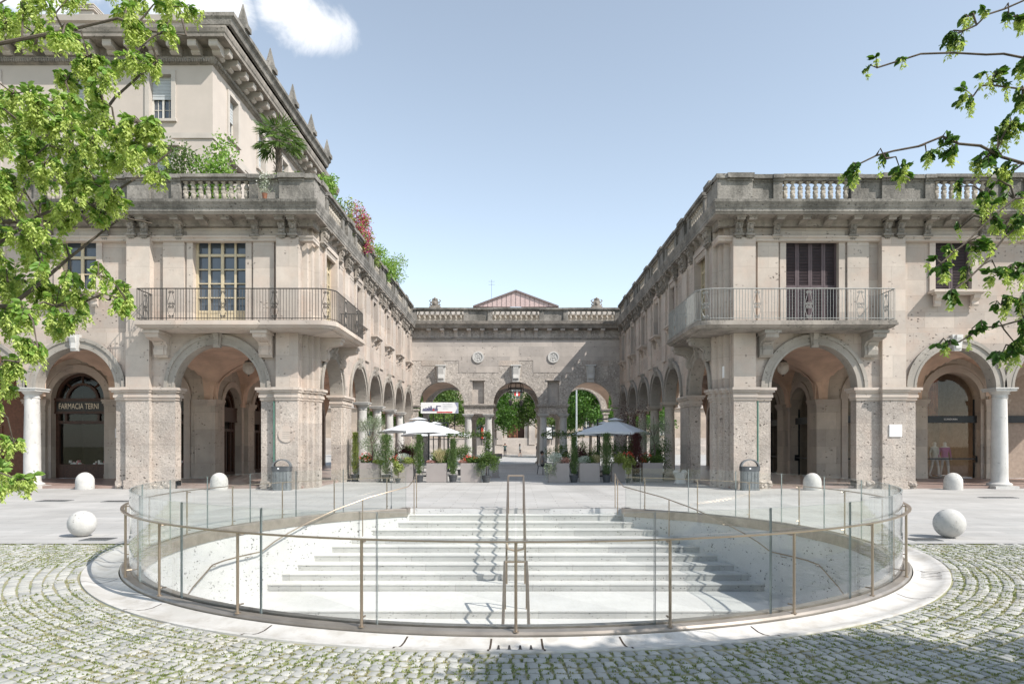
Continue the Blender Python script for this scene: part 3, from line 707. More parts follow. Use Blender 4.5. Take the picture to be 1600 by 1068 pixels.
    ys = [TY, 35.48, 39.28, 43.08, 46.88, FARY]
    for a, b in zip(ys, ys[1:]): vt = MB(); groin(vt, s*(CXW+.49), s*TX, a, b, 3.75, 2.0); vt.build('vault', M['vault'], B, smooth=True)
    def cross(fr, u0, u1, w):
        ca = MB()
        wall(ca, fr, u0, u1, 3.6, 5.9, w, [((u0+u1)/2, (u1-u0)/2-.12, 3.6, 3.75, 'arch')], 0)
        ca.build('vault_rib', M['vault'], B)
    for x in (14.35, 18.775, 22.525): cross(lambda u, v, z, x=x: (s*(x+.3+v), u, z), FY+.44, TY, .6)
    for y in ys[:-1]: cross(lambda u, v, z, y=y: (s*u, y+.27+v, z), CXW+.49, TX, .54)
    pc = MB(); pc.box(min(s*13.75, s*14.95), max(s*13.75, s*14.95), FY+1.0-.15, FY+1.0+.0, 0, 3.6); pc.build('inner_wall', M['inner'], B) if False else None
    fl = MB(); fl.prism([(s*27.4, FY+.15), (s*8.25, FY+.15), (s*8.25, FY+1.0), (s*(CXW+.15), FY+1.0), (s*(CXW+.15), FARY), (s*TX, FARY), (s*TX, TY), (s*27.4, TY)], .003, .10)
    fl.build('arcade_floor', simple('polished_pink_floor', (.30, .22, .19), .35, sc=.7), B)
    return B, FF, FS, FI, FSI
LB, LFF, LFS, LFI, LFSI = wing(-1)
RB, RFF, RFS, RFI, RFSI = wing(1)

# ---------------------------------------------------------------- shopfronts (parts of the wings)
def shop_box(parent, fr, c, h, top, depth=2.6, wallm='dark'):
    b = MB(); V = lambda u, v, z: fr(u, v, z)
    b.q([V(c-h, -.6, .1), V(c+h, -.6, .1), V(c+h, -depth, .1), V(c-h, -depth, .1)]); b.q([V(c-h-.2, -depth, .1), V(c+h+.2, -depth, .1), V(c+h+.2, -depth, top), V(c-h-.2, -depth, top)])
    b.q([V(c-h-.2, -.56, top), V(c+h+.2, -.56, top), V(c+h+.2, -depth, top), V(c-h-.2, -depth, top)])
    for q in (-1, 1): b.q([V(c+q*(h+.2), -.56, .1), V(c+q*(h+.2), -depth, .1), V(c+q*(h+.2), -depth, top), V(c+q*(h+.2), -.56, top)])
    return b.build('interior', M[wallm], parent)
def pharmacy(fr, c, r, zs, name='shopfront', sign=True, door=False):
    f = MB(); v0, v1 = -.42, -.30
    f.box(c-r, c-r+.16, v0, v1, .1, zs, fr); f.box(c+r-.16, c+r, v0, v1, .1, zs, fr)
    f.box(c-r+.16, c+r-.16, v0, v1, .1, .75 if not door else .3, fr)
    f.box(c-r, c+r, v0, v1+.10, zs-.62, zs-.02, fr); f.box(c-r+.0, c+r, v0, v1+.14, zs-.04, zs+.05, fr); f.box(c-r, c+r, v0, v1+.13, zs-.68, zs-.60, fr)
    f.box(c-r+.16, c+r-.16, v0, v1, zs-1.16, zs-1.02, fr)
    for q in (-.62, .62): f.box(c+q*r-.05, c+q*r+.05, v0, v1, zs-1.02, zs-.68, fr)
    if door:
        for q in (-.5, 0, .5): f.box(c+q*r-.05, c+q*r+.05, v0, v1, .3, zs-1.16, fr)
    f.ring(c, zs, r-.14, r-.002, v0, v1, fr); f.ring(c, zs, r*.58-.06, r*.58+.06, v0, v1, fr)
    for a in (pi*.25, pi*.5, pi*.75):
        p, q = r*.62, r-.1
        f.tube([fr(c+p*cos(a), (v0+v1)/2, zs+p*sin(a)), fr(c+q*cos(a), (v0+v1)/2, zs+q*sin(a))], .05, 4)
    so = f.build(name, M['wood'], LB)
    g = MB(); N = 20
    g.q([fr(c-r+.1, v0+.03, .3), fr(c+r-.1, v0+.03, .3), fr(c+r-.1, v0+.03, zs)]+[fr(c+(r-.1)*cos(pi*i/N), v0+.03, zs+(r-.1)*sin(pi*i/N)) for i in range(1, N)]+[fr(c-r+.1, v0+.03, zs)])
    g.build('pane', M['pane'], so)
    if sign:
        F = lambda u, d, z: fr(c+.085-u, v1+.115+d, zs-.34+z)
        b = MB(); b.box(c-r+.1, c+r-.1, v1+.08, v1+.112, zs-.56, zs-.10, fr); b.build('sign_board', simple('black_sign_board', (.02, .018, .016), .3), so)
        text_part('sign_letters', 'FARMACIA TERNI', .38, M['gold'], so, F, .006, sx=.645)
    return so
for c in (16.9, 20.65):
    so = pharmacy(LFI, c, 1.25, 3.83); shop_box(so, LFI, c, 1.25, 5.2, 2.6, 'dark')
    sh = MB()
    sh.box(c-1.0, c+1.0, -1.1, -.5, .62, .68, LFI)
    for i in range(26):
        u = c+random.choice((-1, 1))*random.uniform(.25, .95); k = random.uniform(.06, .13); z = .68+random.choice((0, 0, .12))
        sh.box(u-k/2, u+k/2, -.9, -.9+k, z, z+k*1.2, LFI, random.choice((0, 0, 1)))
    sh.build('window_display', [M['paper'], simple('pink_packaging', (.55, .2, .25), .5)], so)
for i in range(5):
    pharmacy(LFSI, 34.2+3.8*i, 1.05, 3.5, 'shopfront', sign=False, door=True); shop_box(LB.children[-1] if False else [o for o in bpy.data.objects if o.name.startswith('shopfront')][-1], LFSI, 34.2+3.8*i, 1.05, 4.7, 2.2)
# panelled wooden door in the leftmost bay
d_ = MB(); c, r, zs = 24.4, 1.25, 3.83
d_.plate([(c-r, .1), (c+r, .1), (c+r, zs)]+[(c+r*cos(pi*i/20), zs+r*sin(pi*i/20)) for i in range(1, 20)]+[(c-r, zs)], -.45, -.38, LFI)
for q in (-1, 0.02):
    for (z0, z1) in ((.3, 1.2), (1.35, 2.6), (2.75, 3.6)):
        a = c+q*1.15+.06; b_ = a+1.0
        d_.box(a, b_, -.38, -.34, z0, z1, LFI); d_.box(a+.14, b_-.14, -.34, -.315, z0+.14, z1-.14, LFI)
d_.build('door', M['doorwood'], LB)
# right wing: clothes shop with mannequins, copper curtain, dark transom
def modern(fr, parent, c, r, zs, copper=True, letters=None):
    f = MB(); f.box(c-r, c+r, -.42, -.22, 2.72, 3.05, fr); f.box(c-r, c+r, -.28, -.2, .98, 1.04, fr)
    for u in (c-r+.02, c+r-.08): f.box(u, u+.06, -.42, -.36, .1, zs, fr); f.box(u-.02, u+.08, -.36, -.18, .85, 1.15, fr)
    so = f.build('shopfront', M['anth'], parent)
    g = MB(); N = 20; v = -.40
    g.q([fr(c-r, v, .1), fr(c+r, v, .1), fr(c+r, v, zs)]+[fr(c+r*cos(pi*i/N), v, zs+r*sin(pi*i/N)) for i in range(1, N)]+[fr(c-r, v, zs)]); g.build('pane', M['pane'], so)
    shop_box(so, fr, c, r, 5.3, 3.4, 'shopwall')
    if copper:
        k = MB(); n = 60
        for i in range(n):
            a, b = c-r-.1+1.35*i/n, c-r-.1+1.35*(i+1)/n; va, vb = -1.2+.06*sin(i*1.3), -1.2+.06*sin((i+1)*1.3)
            k.q([fr(a, va, 2.95), fr(b, vb, 2.95), fr(b, vb, 5.1), fr(a, va, 5.1)])
        k.build('curtain', M['copper'], so)
        h = MB()
        for z in (1.2, 1.6, 2.0, 2.4): h.box(c-r, c-.1, -3.2, -2.9, z, z+.03, fr)
        for i in range(20): u = random.uniform(c-r+.05, c-.2); z = random.choice((1.23, 1.63, 2.03)); h.box(u, u+.12, -3.1, -2.95, z, z+random.uniform(.1, .25), fr, 1)
        h.build('shelf', [M['copper'], M['paper']], so)
        em = NT('lit_shop_strip'); em.b.inputs['Emission Color'].default_value = (1, .62, .35, 1); em.b.inputs['Emission Strength'].default_value = 7.0
        for u in (c-r+.1, c-.75, c-.05): l_ = MB(); l_.box(u, u+.03, -2.6, -2.57, .4, 2.6, fr); l_.build('light_strip', em.mat, so)
        text_part('sign_letters', 'SCANDURRA', .11, M['paper'], so, lambda u, d, z: fr(c+u, -.215+d, 2.885+z), .004)
    return so
M['shopwall'] = simple('beige_shop_wall', (.34, .29, .24), .8)
MS = modern(RFI, RB, 20.65, 1.25, 3.83); modern(RFI, RB, 16.9, 1.25, 3.83, False)
for i in range(5): modern(RFSI, RB, 34.2+3.8*i, 1.05, 3.5, False)
pb = MB(); pb.plate([(23.15, .1), (25.65, .1), (25.65, 3.83)]+[(24.4+1.25*cos(pi*i/20), 3.83+1.25*sin(pi*i/20)) for i in range(1, 20)]+[(23.15, 3.83)], -.45, -.36, RFI, 0); pb.box(23.15, 25.65, -.36, -.2, 2.72, 3.05, RFI, 1)
bo = pb.build('shopfront', [simple('beige_shop_panel', (.33, .26, .21), .6), M['anth']], RB)
text_part('sign_letters', 'T', .42, M['paper'], bo, lambda u, d, z: RFI(23.42+u, -.3+d, 3.95+z), .01)
# plaques and downpipes: parts of the wings
def part_at(mb, name, mat, parent, label=None): return mb.build(name, mat, parent, label=label)
m = MB(); m.tube([LFF(9.25, .16, .4), LFF(9.25, .16, 3.36)], .035, 8); part_at(m, 'downpipe', M['green_pipe'], LB)
m = MB(); m.tube([RFF(9.25, .16, .4), RFF(9.25, .16, 3.36)], .035, 8); part_at(m, 'downpipe', M['green_pipe'], RB)
m = MB(); m.plate([(8.76+.3*cos(2*pi*i/28), 2.08+.3*sin(2*pi*i/28)) for i in range(28)], .2, .235, LFF)
for k in range(4): m.box(8.62, 8.9, .235, .238, 1.95+.07*k, 1.965+.07*k, LFF, 1)
part_at(m, 'round_plaque', [M['travp'], M['corn']], LB)
m = MB(); m.box(14.25, 14.72, .2, .24, 2.0, 2.46, RFF); m.box(14.33, 14.52, .24, .243, 2.36, 2.375, RFF, 1)
for k in range(3): m.box(14.33, 14.6, .24, .243, 2.10+.03*k, 2.112+.03*k, RFF, 1)
part_at(m, 'white_plaque', [M['paper'], M['alu']], RB)
m = MB(); m.box(18.35, 18.75, .23, .26, 2.0, 2.45, LFI); part_at(m, 'white_plaque', M['paper'], LB)
m = MB(); m.box(26.42, 26.6, .0, .03, 4.3, 4.75, lambda u, v, z: (8.12-v, u, z)); part_at(m, 'street_plaque', M['paper'], RB)
globe_lamp('round frosted lamp hanging under the vault of the left corner arch', -11.5, 29.2, 5.05)
globe_lamp('round frosted lamp hanging under the vault of the right corner arch', 11.5, 29.2, 5.05)
# ================================================================ gateway block closing the court
GB = thing('gateway_building', 'low stone gateway block with three arches on paired columns closing the court', 'building', (0, 54, 0), world=True)
FG = lambda u, v, z: (u, FARY-v, z); FR_ = lambda u, v, z: (u, FARY+6.3+v, z)
g = MB(); A3 = [(c, 1.7, 0, 4.67, 'arch') for c in (-5.6, 0, 5.6)]
lift = [(-3.9, -1.7, 4.67), (1.7, 3.9, 4.67), (-7.8, -7.3, 4.67), (7.3, 7.8, 4.67)]
def gate_front(fr, niches=True):
    xs = [(-3.9, -1.7), (1.7, 3.9)]
    # front wall built in three bands so that the rough ceppo and the smooth courses meet on a line
    wall(g, fr, -7.8, 7.8, 4.67, 10.42, .7, A3+([(-2.82, .44, 4.72, 6.45, 'rect'), (2.82, .44, 4.72, 6.45, 'rect')] if niches else []), 0, mr_=0, back=True)
gate_front(FG); gate_front(lambda u, v, z: (u, FARY+6.3-v*-1, z), False) if False else None
wall(g, lambda u, v, z: (u, FARY+7.0-v, z), -7.8, 7.8, 4.67, 10.42, .7, A3, 0)
g.box(-3.3, -2.3, -.34, -.30, 4.7, 6.5, FG, 1); g.box(2.3, 3.3, -.34, -.30, 4.7, 6.5, FG, 1)
g.box(-3.36, -2.28, .0, .06, 6.45, 6.55, FG, 1); g.box(2.28, 3.36, .0, .06, 6.45, 6.55, FG, 1)
# smooth ashlar fields laid over the pebbly ground of the wall
for (a, b, z0, z1) in ((-7.8, 7.8, 7.95, 9.55), (-4.3, -1.3, 7.05, 7.95), (1.3, 4.3, 7.05, 7.95)): g.box(a, b, 0, .022, z0, z1, FG, 1)
for (a, b) in ((-7.1, -5.4), (-1.3, .2), (5.0, 7.0)): g.box(a, b, 0, .018, 7.55, 7.95, FG, 2)
g.build('wall', [M['ceppog'], M['far'], M['ceppo']], GB)
for x in (-2.8, 2.8):
    for yy in (FARY, FARY+6.3):
        e = MB()
        for (o, z0, z1) in ((0, 3.95, 4.45), (.06, 4.45, 4.52), (.12, 4.52, 4.6), (.16, 4.6, 4.67)): e.box(x-1.08-o, x+1.08+o, yy-.04-o, yy+.72+o, z0, z1)
        e.build('entablature', M['ceppog'], GB)
for x in (-7.62, 7.62):
    for yy in (FARY, FARY+6.3):
        e = MB(); e.box(x-.18 if x > 0 else x-.2, x+.2 if x < 0 else x+.18, yy+.0, yy+.7, 0, 4.2)
        for (o, z0, z1) in ((.06, 4.2, 4.35), (.12, 4.45, 4.55), (.18, 4.55, 4.67)): e.box(x-.22-o, x+.22+o, yy-o, yy+.7+o, z0, z1)
        e.build('respond', M['ceppog'], GB)
for x in (-2.07, -3.6, 2.07, 3.6):
    doric(GB, x, -.34, 0, 3.95, FG, r=.29, mat='white'); doric(GB, x, 0, 0, 3.95, lambda u, v, z: (u, FARY+6.65-v, z), r=.28, mat='inner')
for x in (-5.6, 0, 5.6):
    k = MB(); k.plate([(x-.25, 6.33), (x+.25, 6.33), (x+.35, 7.52), (x-.35, 7.52)], -.03, .30, FG); k.side([(.30, 6.45), (.42, 6.6), (.36, 6.9), (.44, 7.35), (.44, 7.5), (.30, 7.5)], x-.2, x+.2, FG)
    k.box(x-.38, x+.38, -.0, .48, 7.5, 7.6, FG); k.build('keystone', M['keyst'], GB)
for x in (-2.83, 2.83):
    k = MB(); k.ring(x, 8.2, .32, .43, .0, .10, FG, a1=2*pi, n=36); k.plate([(x+.33*cos(2*pi*i/28), 8.2+.33*sin(2*pi*i/28)) for i in range(28)], .0, .05, FG)
    for (a, b, c, d) in ((-.2, .2, -.03, .03), (-.16, -.10, .03, .2), (.10, .16, .03, .2), (-.22, -.15, -.2, -.03), (.15, .22, -.2, -.03), (-.06, .06, .1, .26), (-.06, .06, -.26, -.1)): k.box(x+a, x+b, .05, .08, 8.2+c, 8.2+d, FG)
    k.build('medallion', M['keyst'], GB)
c_ = MB(); gl = lambda o: [(-7.8, FARY-o), (7.8, FARY-o)]
c_.sweep(gl, [(.02, 9.50), (.07, 9.54), (.07, 9.62), (.02, 9.66)]); c_.sweep(gl, [(.0, 10.2), (.1, 10.28), (.16, 10.30), (.55, 10.32), (.6, 10.46), (.72, 10.6), (.76, 10.8), (0, 10.83)])
c_.build('cornice', M['corn'], GB)
for i in range(14):
    x = -6.5+i; md = MB()
    md.side([(.02, 9.66), (.06, 9.7), (.10, 10.0), (.2, 10.15), (.22, 10.3), (.02, 10.3)], x-.13, x+.13, FG); md.box(x-.16, x+.16, .1, .48, 10.16, 10.3, FG); md.build('frieze_bracket', M['far'], GB)
r = MB(); r.box(-7.8, 7.8, FARY-.1, FARY+7, 10.44, 10.8); r.build('roof_slab', M['roofdark'], GB)
parapet(GB, FG, [('post', -7.8, -7.42), ('bal', -7.42, -3.9), ('post', -3.9, -3.55), ('rec', -3.55, -2.1), ('post', -2.1, -1.75), ('bal', -1.75, 1.75), ('post', 1.75, 2.1), ('rec', 2.1, 3.55), ('post', 3.55, 3.9), ('bal', 3.9, 7.42), ('post', 7.42, 7.8)], 10.83, .35, 11.85, .41)
for a, b in ((-7.8, -2.8), (-2.8, 2.8), (2.8, 7.8)): vt = MB(); groin(vt, a, b, FARY+.7, FARY+6.3, 4.55, 1.9); vt.build('vault', M['vault'], GB, smooth=True)
for x in (-2.8, 2.8):
    ca = MB(); wall(ca, lambda u, v, z, x=x: (x+.25+v, u, z), FARY+.7, FARY+6.3, 4.5, 6.7, .5, [(FARY+3.5, 2.65, 4.5, 4.6, 'arch')], 0); ca.build('vault_rib', M['vault'], GB)
for x in (-6.05, 6.05):     # carved crests standing on the parapet
    k = MB(); cy = FARY-.2; k.box(x-.42, x+.42, cy-.18, cy+.18, 11.85, 11.98); k.plate([(-.22+x, 11.98), (.22+x, 11.98), (.27+x, 12.3), (.2+x, 12.45), (-.2+x, 12.45), (-.27+x, 12.3)], .12, .28, FG)
    for q in (-1, 1):
        k.tube([(x+q*.2, cy, 12.0), (x+q*.38, cy, 12.12), (x+q*.3, cy, 12.28), (x+q*.42, cy, 12.42), (x+q*.3, cy, 12.5)], [.07, .06, .05, .05, .03], 6); k.ball((x+q*.14, cy, 12.5), .09, .08, .09, 8, 5)
    k.ball((x, cy-.05, 12.55), .10, .09, .11, 8, 5); k.ball((x, cy-.08, 12.2), .13, .08, .14, 8, 5); k.build('stone_crest', M['corn'], GB)
# lantern in the middle arch
t = thing('iron_lantern', 'big black wrought iron lantern with four lamps hanging in the middle arch', 'lamp', (0, FARY+.9, 4.6))
m = MB()
for z, r in ((1.75, .5), (1.35, .56), (1.05, .62)):
    m.tube([(r*cos(a), r*sin(a), z) for a in [2*pi*i/16 for i in range(17)]], .035, 5)
for i in range(8):
    a = 2*pi*i/8; m.tube([(.5*cos(a), .5*sin(a), 1.75), (.56*cos(a), .56*sin(a), 1.4), (.62*cos(a), .62*sin(a), 1.05)], .025, 4)
    m.tube([(.5*cos(a), .5*sin(a), 1.75), (.66*cos(a), .66*sin(a), 1.85), (.6*cos(a), .6*sin(a), 1.68)], .02, 4)
m.tube([(0, 0, 1.5), (0, 0, 2.1)], .03, 6); m.tube([(-.5, 0, 1.75), (0, 0, 1.9), (.5, 0, 1.75)], .02, 4); m.build('frame', M['iron'], t)
for i in range(4):
    a = pi/4+pi/2*i; x, y = .58*cos(a), .58*sin(a); l_ = MB(); l_.tube([(x, y, 1.05), (x, y, .42)], .018, 4)
    l_.lathe(x, y, 0, [(.02, 0), (.05, .04), (.1, .12), (.15, .30), (.17, .33), (.08, .42), (.03, .46)], 8); l_.build('lamp', M['iron'], t)
# ================================================================ tall house behind the left terrace
TB = thing('apartment_building', 'tall pale rose stucco house with bracketed cornice and obelisks rising behind the left terrace', 'building', (-20, 40, 10), world=True)
FT = lambda u, v, z: (-u, TY+.0-v, z); FTS = lambda u, v, z: (-(TX-v), u, z)
w = MB(); wf = [(16.75+4.1*i, .52, z0, z1, 'rect') for i in range(3) for (z0, z1) in ((17.05, 19.1),)]; ws = [(34.3+3.8*i, .52, 17.05, 19.1, 'rect') for i in range(5)]
wf2 = [(c, h, 12.3, 15.3, k) for (c, h, a, b, k) in wf]; ws2 = [(c, h, 12.3, 15.3, k) for (c, h, a, b, k) in ws]
for (z0, z1, a, b) in ((10.78, 16.2, wf2, ws2), (16.2, 19.75, wf, ws)):
    wall(w, FT, TX, 27.4, z0, z1, .4, a, 0, mr_=1); wall(w, FTS, TY+.4, FARY, z0, z1, .4, b, 0, mr_=1)
w.box(TX-.05, 27.4, .0, .07, 16.1, 16.35, FT, 1); w.box(TY-.0, FARY, .0, .07, 16.1, 16.35, FTS, 1)
w.build('wall', [M['stucco'], M['trim']], TB)
for fr, ops in ((FT, wf), (FTS, ws)):
    for (c, h, z0, z1, k) in ops+[(c, h, 12.3, 15.3, k) for (c, h, a, b, k) in ops]:
        p = MB(); p.box(c-h, c+h, -.33, -.31, z0, z1, fr); wi = p.build('window', M['wpane'], TB)
        f = MB(); f.box(c-h, c-h+.07, -.3, -.24, z0, z1, fr); f.box(c+h-.07, c+h, -.3, -.24, z0, z1, fr); f.box(c-.05, c+.05, -.3, -.24, z0, z1, fr); f.box(c-h, c+h, -.3, -.245, z0, z0+.07, fr)
        for q in (-.5, .5): f.box(c+q*h-.012, c+q*h+.012, -.3, -.27, z0, z1, fr)
        for k_ in (.25, .5, .75): f.box(c-h, c+h, -.3, -.272, z0+(z1-z0)*k_-.012, z0+(z1-z0)*k_+.012, fr)
        f.build('frame', M['frame'], wi)
        b = MB(); zb = z1-(z1-z0)*(.52 if fr is FT or c < 36 else .93); n = 14
        for i in range(n): z = zb+(z1-zb)*i/n; b.box(c-h+.03, c+h-.03, -.23, -.205-.01*(i % 2), z, z+(z1-zb)/n-.006, fr)
        b.build('blind', M['blind'], wi)
        t_ = MB(); e_ = .2
        for (a, d) in ((c-h-e_, c-h), (c+h, c+h+e_)): t_.box(a, d, 0, .07, z0-.05, z1+.0, fr)
        t_.box(c-h-e_, c+h+e_, 0, .07, z1, z1+.22, fr); t_.box(c-h-e_-.06, c+h+e_+.06, 0, .13, z0-.17, z0-.05, fr)
        if z0 < 14:
            t_.box(c-h-.5, c+h+.5, 0, .35, z1+.35, z1+.45, fr); t_.plate([(c-h-.45, z1+.45), (c+h+.45, z1+.45), (c+h+.3, z1+.62), (c+.0, z1+.9), (c-h-.3, z1+.62)], 0, .26, fr)
            for q in (-1, 1): t_.side([(0, z1-.05), (.12, z1), (.2, z1+.3), (0, z1+.35)], c+q*(h+.3)-.1, c+q*(h+.3)+.1, fr)
        t_.build('surround', M['trim'], wi)
cr = MB(); tl = lambda o: [(-27.5, TY-o), (-(TX-o), TY-o), (-(TX-o), FARY)]
cr.sweep(tl, [(0, 19.55), (.1, 19.6), (.18, 19.75), (.2, 19.85), (.0, 19.86)]); cr.sweep(tl, [(0, 20.35), (.95, 20.36), (.96, 20.5), (1.0, 20.55), (1.05, 20.72), (1.05, 20.8), (0, 20.82)])
cr.q([(-27.5, TY-.2, 20.82), (-TX+.2, TY-.2, 20.82), (-TX+.2, FARY, 20.82), (-27.5, FARY, 20.82)]); cr.build('cornice', M['corn'], TB)
cf = MB(); cf.sweep(tl, [(0.0, 19.86), (.02, 20.36)]); 
for i in range(120):
    u = TX+.1+i*.11
    if u < 27.3: V = FT(u, .2, 19.70); cf.ball(V, .05, .05, .10, 5, 4)
    u = TY+.1+i*.16
    if u < 50.9: V = FTS(u, .2, 19.70); cf.ball(V, .06, .05, .10, 5, 4)
cf.build('egg_moulding', M['corn'], TB)
u = TX-.35; k = 0
while u < 27.2:
    br = MB(); br.side([(0, 19.9), (.3, 19.88), (.42, 19.95), (.42, 20.05), (.74, 20.05), (.78, 20.12), (.78, 20.34), (0, 20.34)], u-.2, u+.2, FT); u += .98; br.build('cornice_bracket', M['trim'], TB)
u = TY+.2
while u < 50.8:
    br = MB(); br.side([(0, 19.9), (.3, 19.88), (.42, 19.95), (.42, 20.05), (.74, 20.05), (.78, 20.12), (.78, 20.34), (0, 20.34)], u-.2, u+.2, FTS); u += .98; br.build('cornice_bracket', M['trim'], TB)
at_ = MB(); al = lambda o: [(-27.5, TY+.9-o), (-(TX+.3-o), TY+.9-o), (-(TX+.3-o), TY+1.4)]
at_.sweep(al, [(0, 20.82), (0, 22.1), (.15, 22.15), (.2, 22.4), (0, 22.45)]); at_.q([(-27.5, TY+.9, 22.45), (-14.6, TY+.9, 22.45), (-14.6, TY+6, 22.45), (-27.5, TY+6, 22.45)]); at_.build('attic', M['trim'], TB)
pr = MB(); sl = lambda o: [(-15.2, TY+.8-o*.5), (-(13.9-o), TY+.8-o*.5), (-(13.9-o), 49.8)]
pr.sweep(sl, [(0, 20.9), (.0, 21.9), (.12, 21.95), (.2, 22.2), (.34, 22.3), (.34, 22.48), (0, 22.5)]); pr.box(-15.2, -13.9, TY+.8, 49.8, 20.83, 22.49); pr.build('parapet', M['rail'], TB)
for i in range(5):
    o_ = MB(); y = 34.2+3.8*i; x = -13.75; o_.taper(x, y, 22.48, 22.75, .62, .62, .62, .62); o_.taper(x, y, 22.75, 22.82, .5, .5, .44, .44); o_.taper(x, y, 22.82, 23.85, .44, .44, .04, .04); o_.build('obelisk', M['rail'], TB)
ch = MB(); ch.box(-21.9, -21.2, 34, 34.7, 22.4, 23.4); 
for i in range(3): ch.box(-22.0, -21.1, 33.9, 34.8, 23.42+.12*i, 23.48+.12*i)
ch.build('chimney', M['trim'], TB)
# ================================================================ palace across the far square
PB = thing('palace', 'broad stone palace across the far square with a brown panelled door and pink gabled roof', 'building', (0, 112, 0), world=True)
FP = lambda u, v, z: (u, 110-v, z)
w = MB(); ops = [(0, 1.9, 1.5, 5.4, 'rect')]+[(c, 1.1, 3.0, 6.2, 'rect') for c in (-24, -18, -12, -6.5, 6.5, 12, 18, 24)]
wall(w, FP, -42, 42, 1.3, 7.5, .8, ops, 0, mr_=1); wall(w, FP, -42, 42, 7.5, 14.5, .8, [(c, 1.1, 9, 12.5, 'rect') for c in (-24, -18, -12, -6, 0, 6, 12, 18, 24)], 0); wall(w, FP, -20, 20, 14.5, 22.5, .8, [(c, 1.1, 16, 19.5, 'rect') for c in (-12, -6, 0, 6, 12)], 0)
w.box(-42, 42, 0, .3, 1.3, 2.6, FP, 1); w.box(-42, 42, 0, .35, 7.4, 7.9, FP, 1); w.box(-20, 20, 0, .9, 22.4, 23.3, FP, 1); w.box(-42, 42, 0, .5, 14.3, 14.9, FP, 1)
for c in (-2.6, 2.6): w.box(c-.5, c+.5, 0, .5, 1.5, 6.2, FP, 1)
w.box(-3.3, 3.3, 0, .7, 6.2, 6.9, FP, 1)
w.box(-42, 42, -12, -.8, 1.3, 14.4, FP, 0); w.box(-20, 20, -12, -.8, 14.4, 22.4, FP, 0)
w.build('wall', [stone('palace_rusticated_stone', (.40, .33, .27), pit=.2, blocks=(1.6, .55)), M['far']], PB)
for (c, h, z0, z1, k) in ops[1:]+[(c, 1.1, 9, 12.5, 0) for c in (-24, -18, -12, -6, 0, 6, 12, 18, 24)]:
    p = MB(); p.box(c-h, c+h, -.5, -.45, z0, z1, FP); wi = p.build('window', M['wpane'], PB)
    p = MB(); [p.box(c+q*h-.06, c+q*h+.06, -.44, -.4, z0, z1, FP) for q in (-.5, 0, .5)]; [p.box(c-h, c+h, -.44, -.41, z0+(z1-z0)*q-.05, z0+(z1-z0)*q+.05, FP) for q in (.25, .5, .75)]; p.build('frame', M['frame'], wi)
d_ = MB(); d_.box(-1.4, .3, -.3, -.2, 1.5, 5.4, FP)
for i in range(2):
    for j in range(4): d_.box(-1.3+.8*i, -.65+.8*i, -.2, -.12, 1.65+.93*j, 2.4+.93*j, FP, 1); d_.box(-1.15+.8*i, -.8+.8*i, -.12, -.06, 1.8+.93*j, 2.25+.93*j, FP)
d_.box(.3, 1.4, -.6, -.55, 1.5, 5.4, FP, 1); d_.box(-1.9, -1.4, -.3, .1, 1.5, 5.4, FP, 2); d_.box(1.4, 1.9, -.3, .1, 1.5, 5.4, FP, 2)
d_.build('door', [M['doorwood'], M['wood'], M['far']], PB)
rf = MB(); z0 = 23.3; rf.plate([(-6.6, z0+.4), (6.6, z0+.4), (0, z0+2.85)], .6, .75, FP, 0)
for q in (-1, 1): rf.plate([(0, z0+2.85), (q*6.9, z0+.3), (q*6.9, z0+.55), (0, z0+3.1)], -10, 1.0, FP, 1)
for i in range(-8, 9): rf.box(i*.75-.03, i*.75+.03, .75, .79, z0+.45, z0+2.8-abs(i)*.28, FP, 1)
rf.box(-20, 20, -8, .6, 22.6, 23.4, FP, 2)
rf.build('roof', [simple('dusty_pink_metal_cladding', (.47, .35, .33), .6), simple('grey_brown_roof_edge', (.17, .13, .125), .6), M['corn']], PB)
an = MB(); an.tube([(-3.9, 109, 25), (-3.9, 109, 28)], .02, 4)
for z in (27.2, 27.7): an.tube([(-4.4, 109, z), (-3.4, 109, z)], .015, 4)
an.build('aerial', M['iron'], PB)
for (x, c) in ((-5.0, 0), (5.2, 1)):
    t = thing('notice_board', 'framed poster case %s of the palace door' % ('left' if x < 0 else 'right'), 'notice board', (x, 109.3, 1.5))
    m = MB(); m.box(-.75, .75, -.1, .1, .8, 3.0); m.box(-.6, -.5, -.08, .08, 0, .8); m.box(.5, .6, -.08, .08, 0, .8); m.build('case', M['anth'], t)
    m = MB(); m.box(-.55, .55, -.13, -.1, 1.0, 2.8); 
    if x < 0: m.box(-.55, -.2, -.14, -.131, 1.0, 2.8, m=1)
    m.build('poster', [M['paper'], M['red']], t)
st = MB()
for i in range(8): st.box(-45, 45, 104+.4*i, 112, -.02+.17*i if i else -.02, .17*(i+1)-.01)
tag(st.build('steps', M['far']), kind='structure')
# flag hanging on the palace
t = thing('flag', 'small red and white striped flag on a pole over the palace door', 'flag', (.2, 109.4, 9.3))
m = MB(); m.tube([(0, .4, 0), (0, -1.2, .9)], .04, 5); m.build('pole', M['alu'], t)
m = MB()
for i in range(3): m.box(-.45+.3*i, -.15+.3*i, -1.15, -1.1, .0, .6, m=i % 2)
m.build('cloth', [M['red'], M['paper']], t)
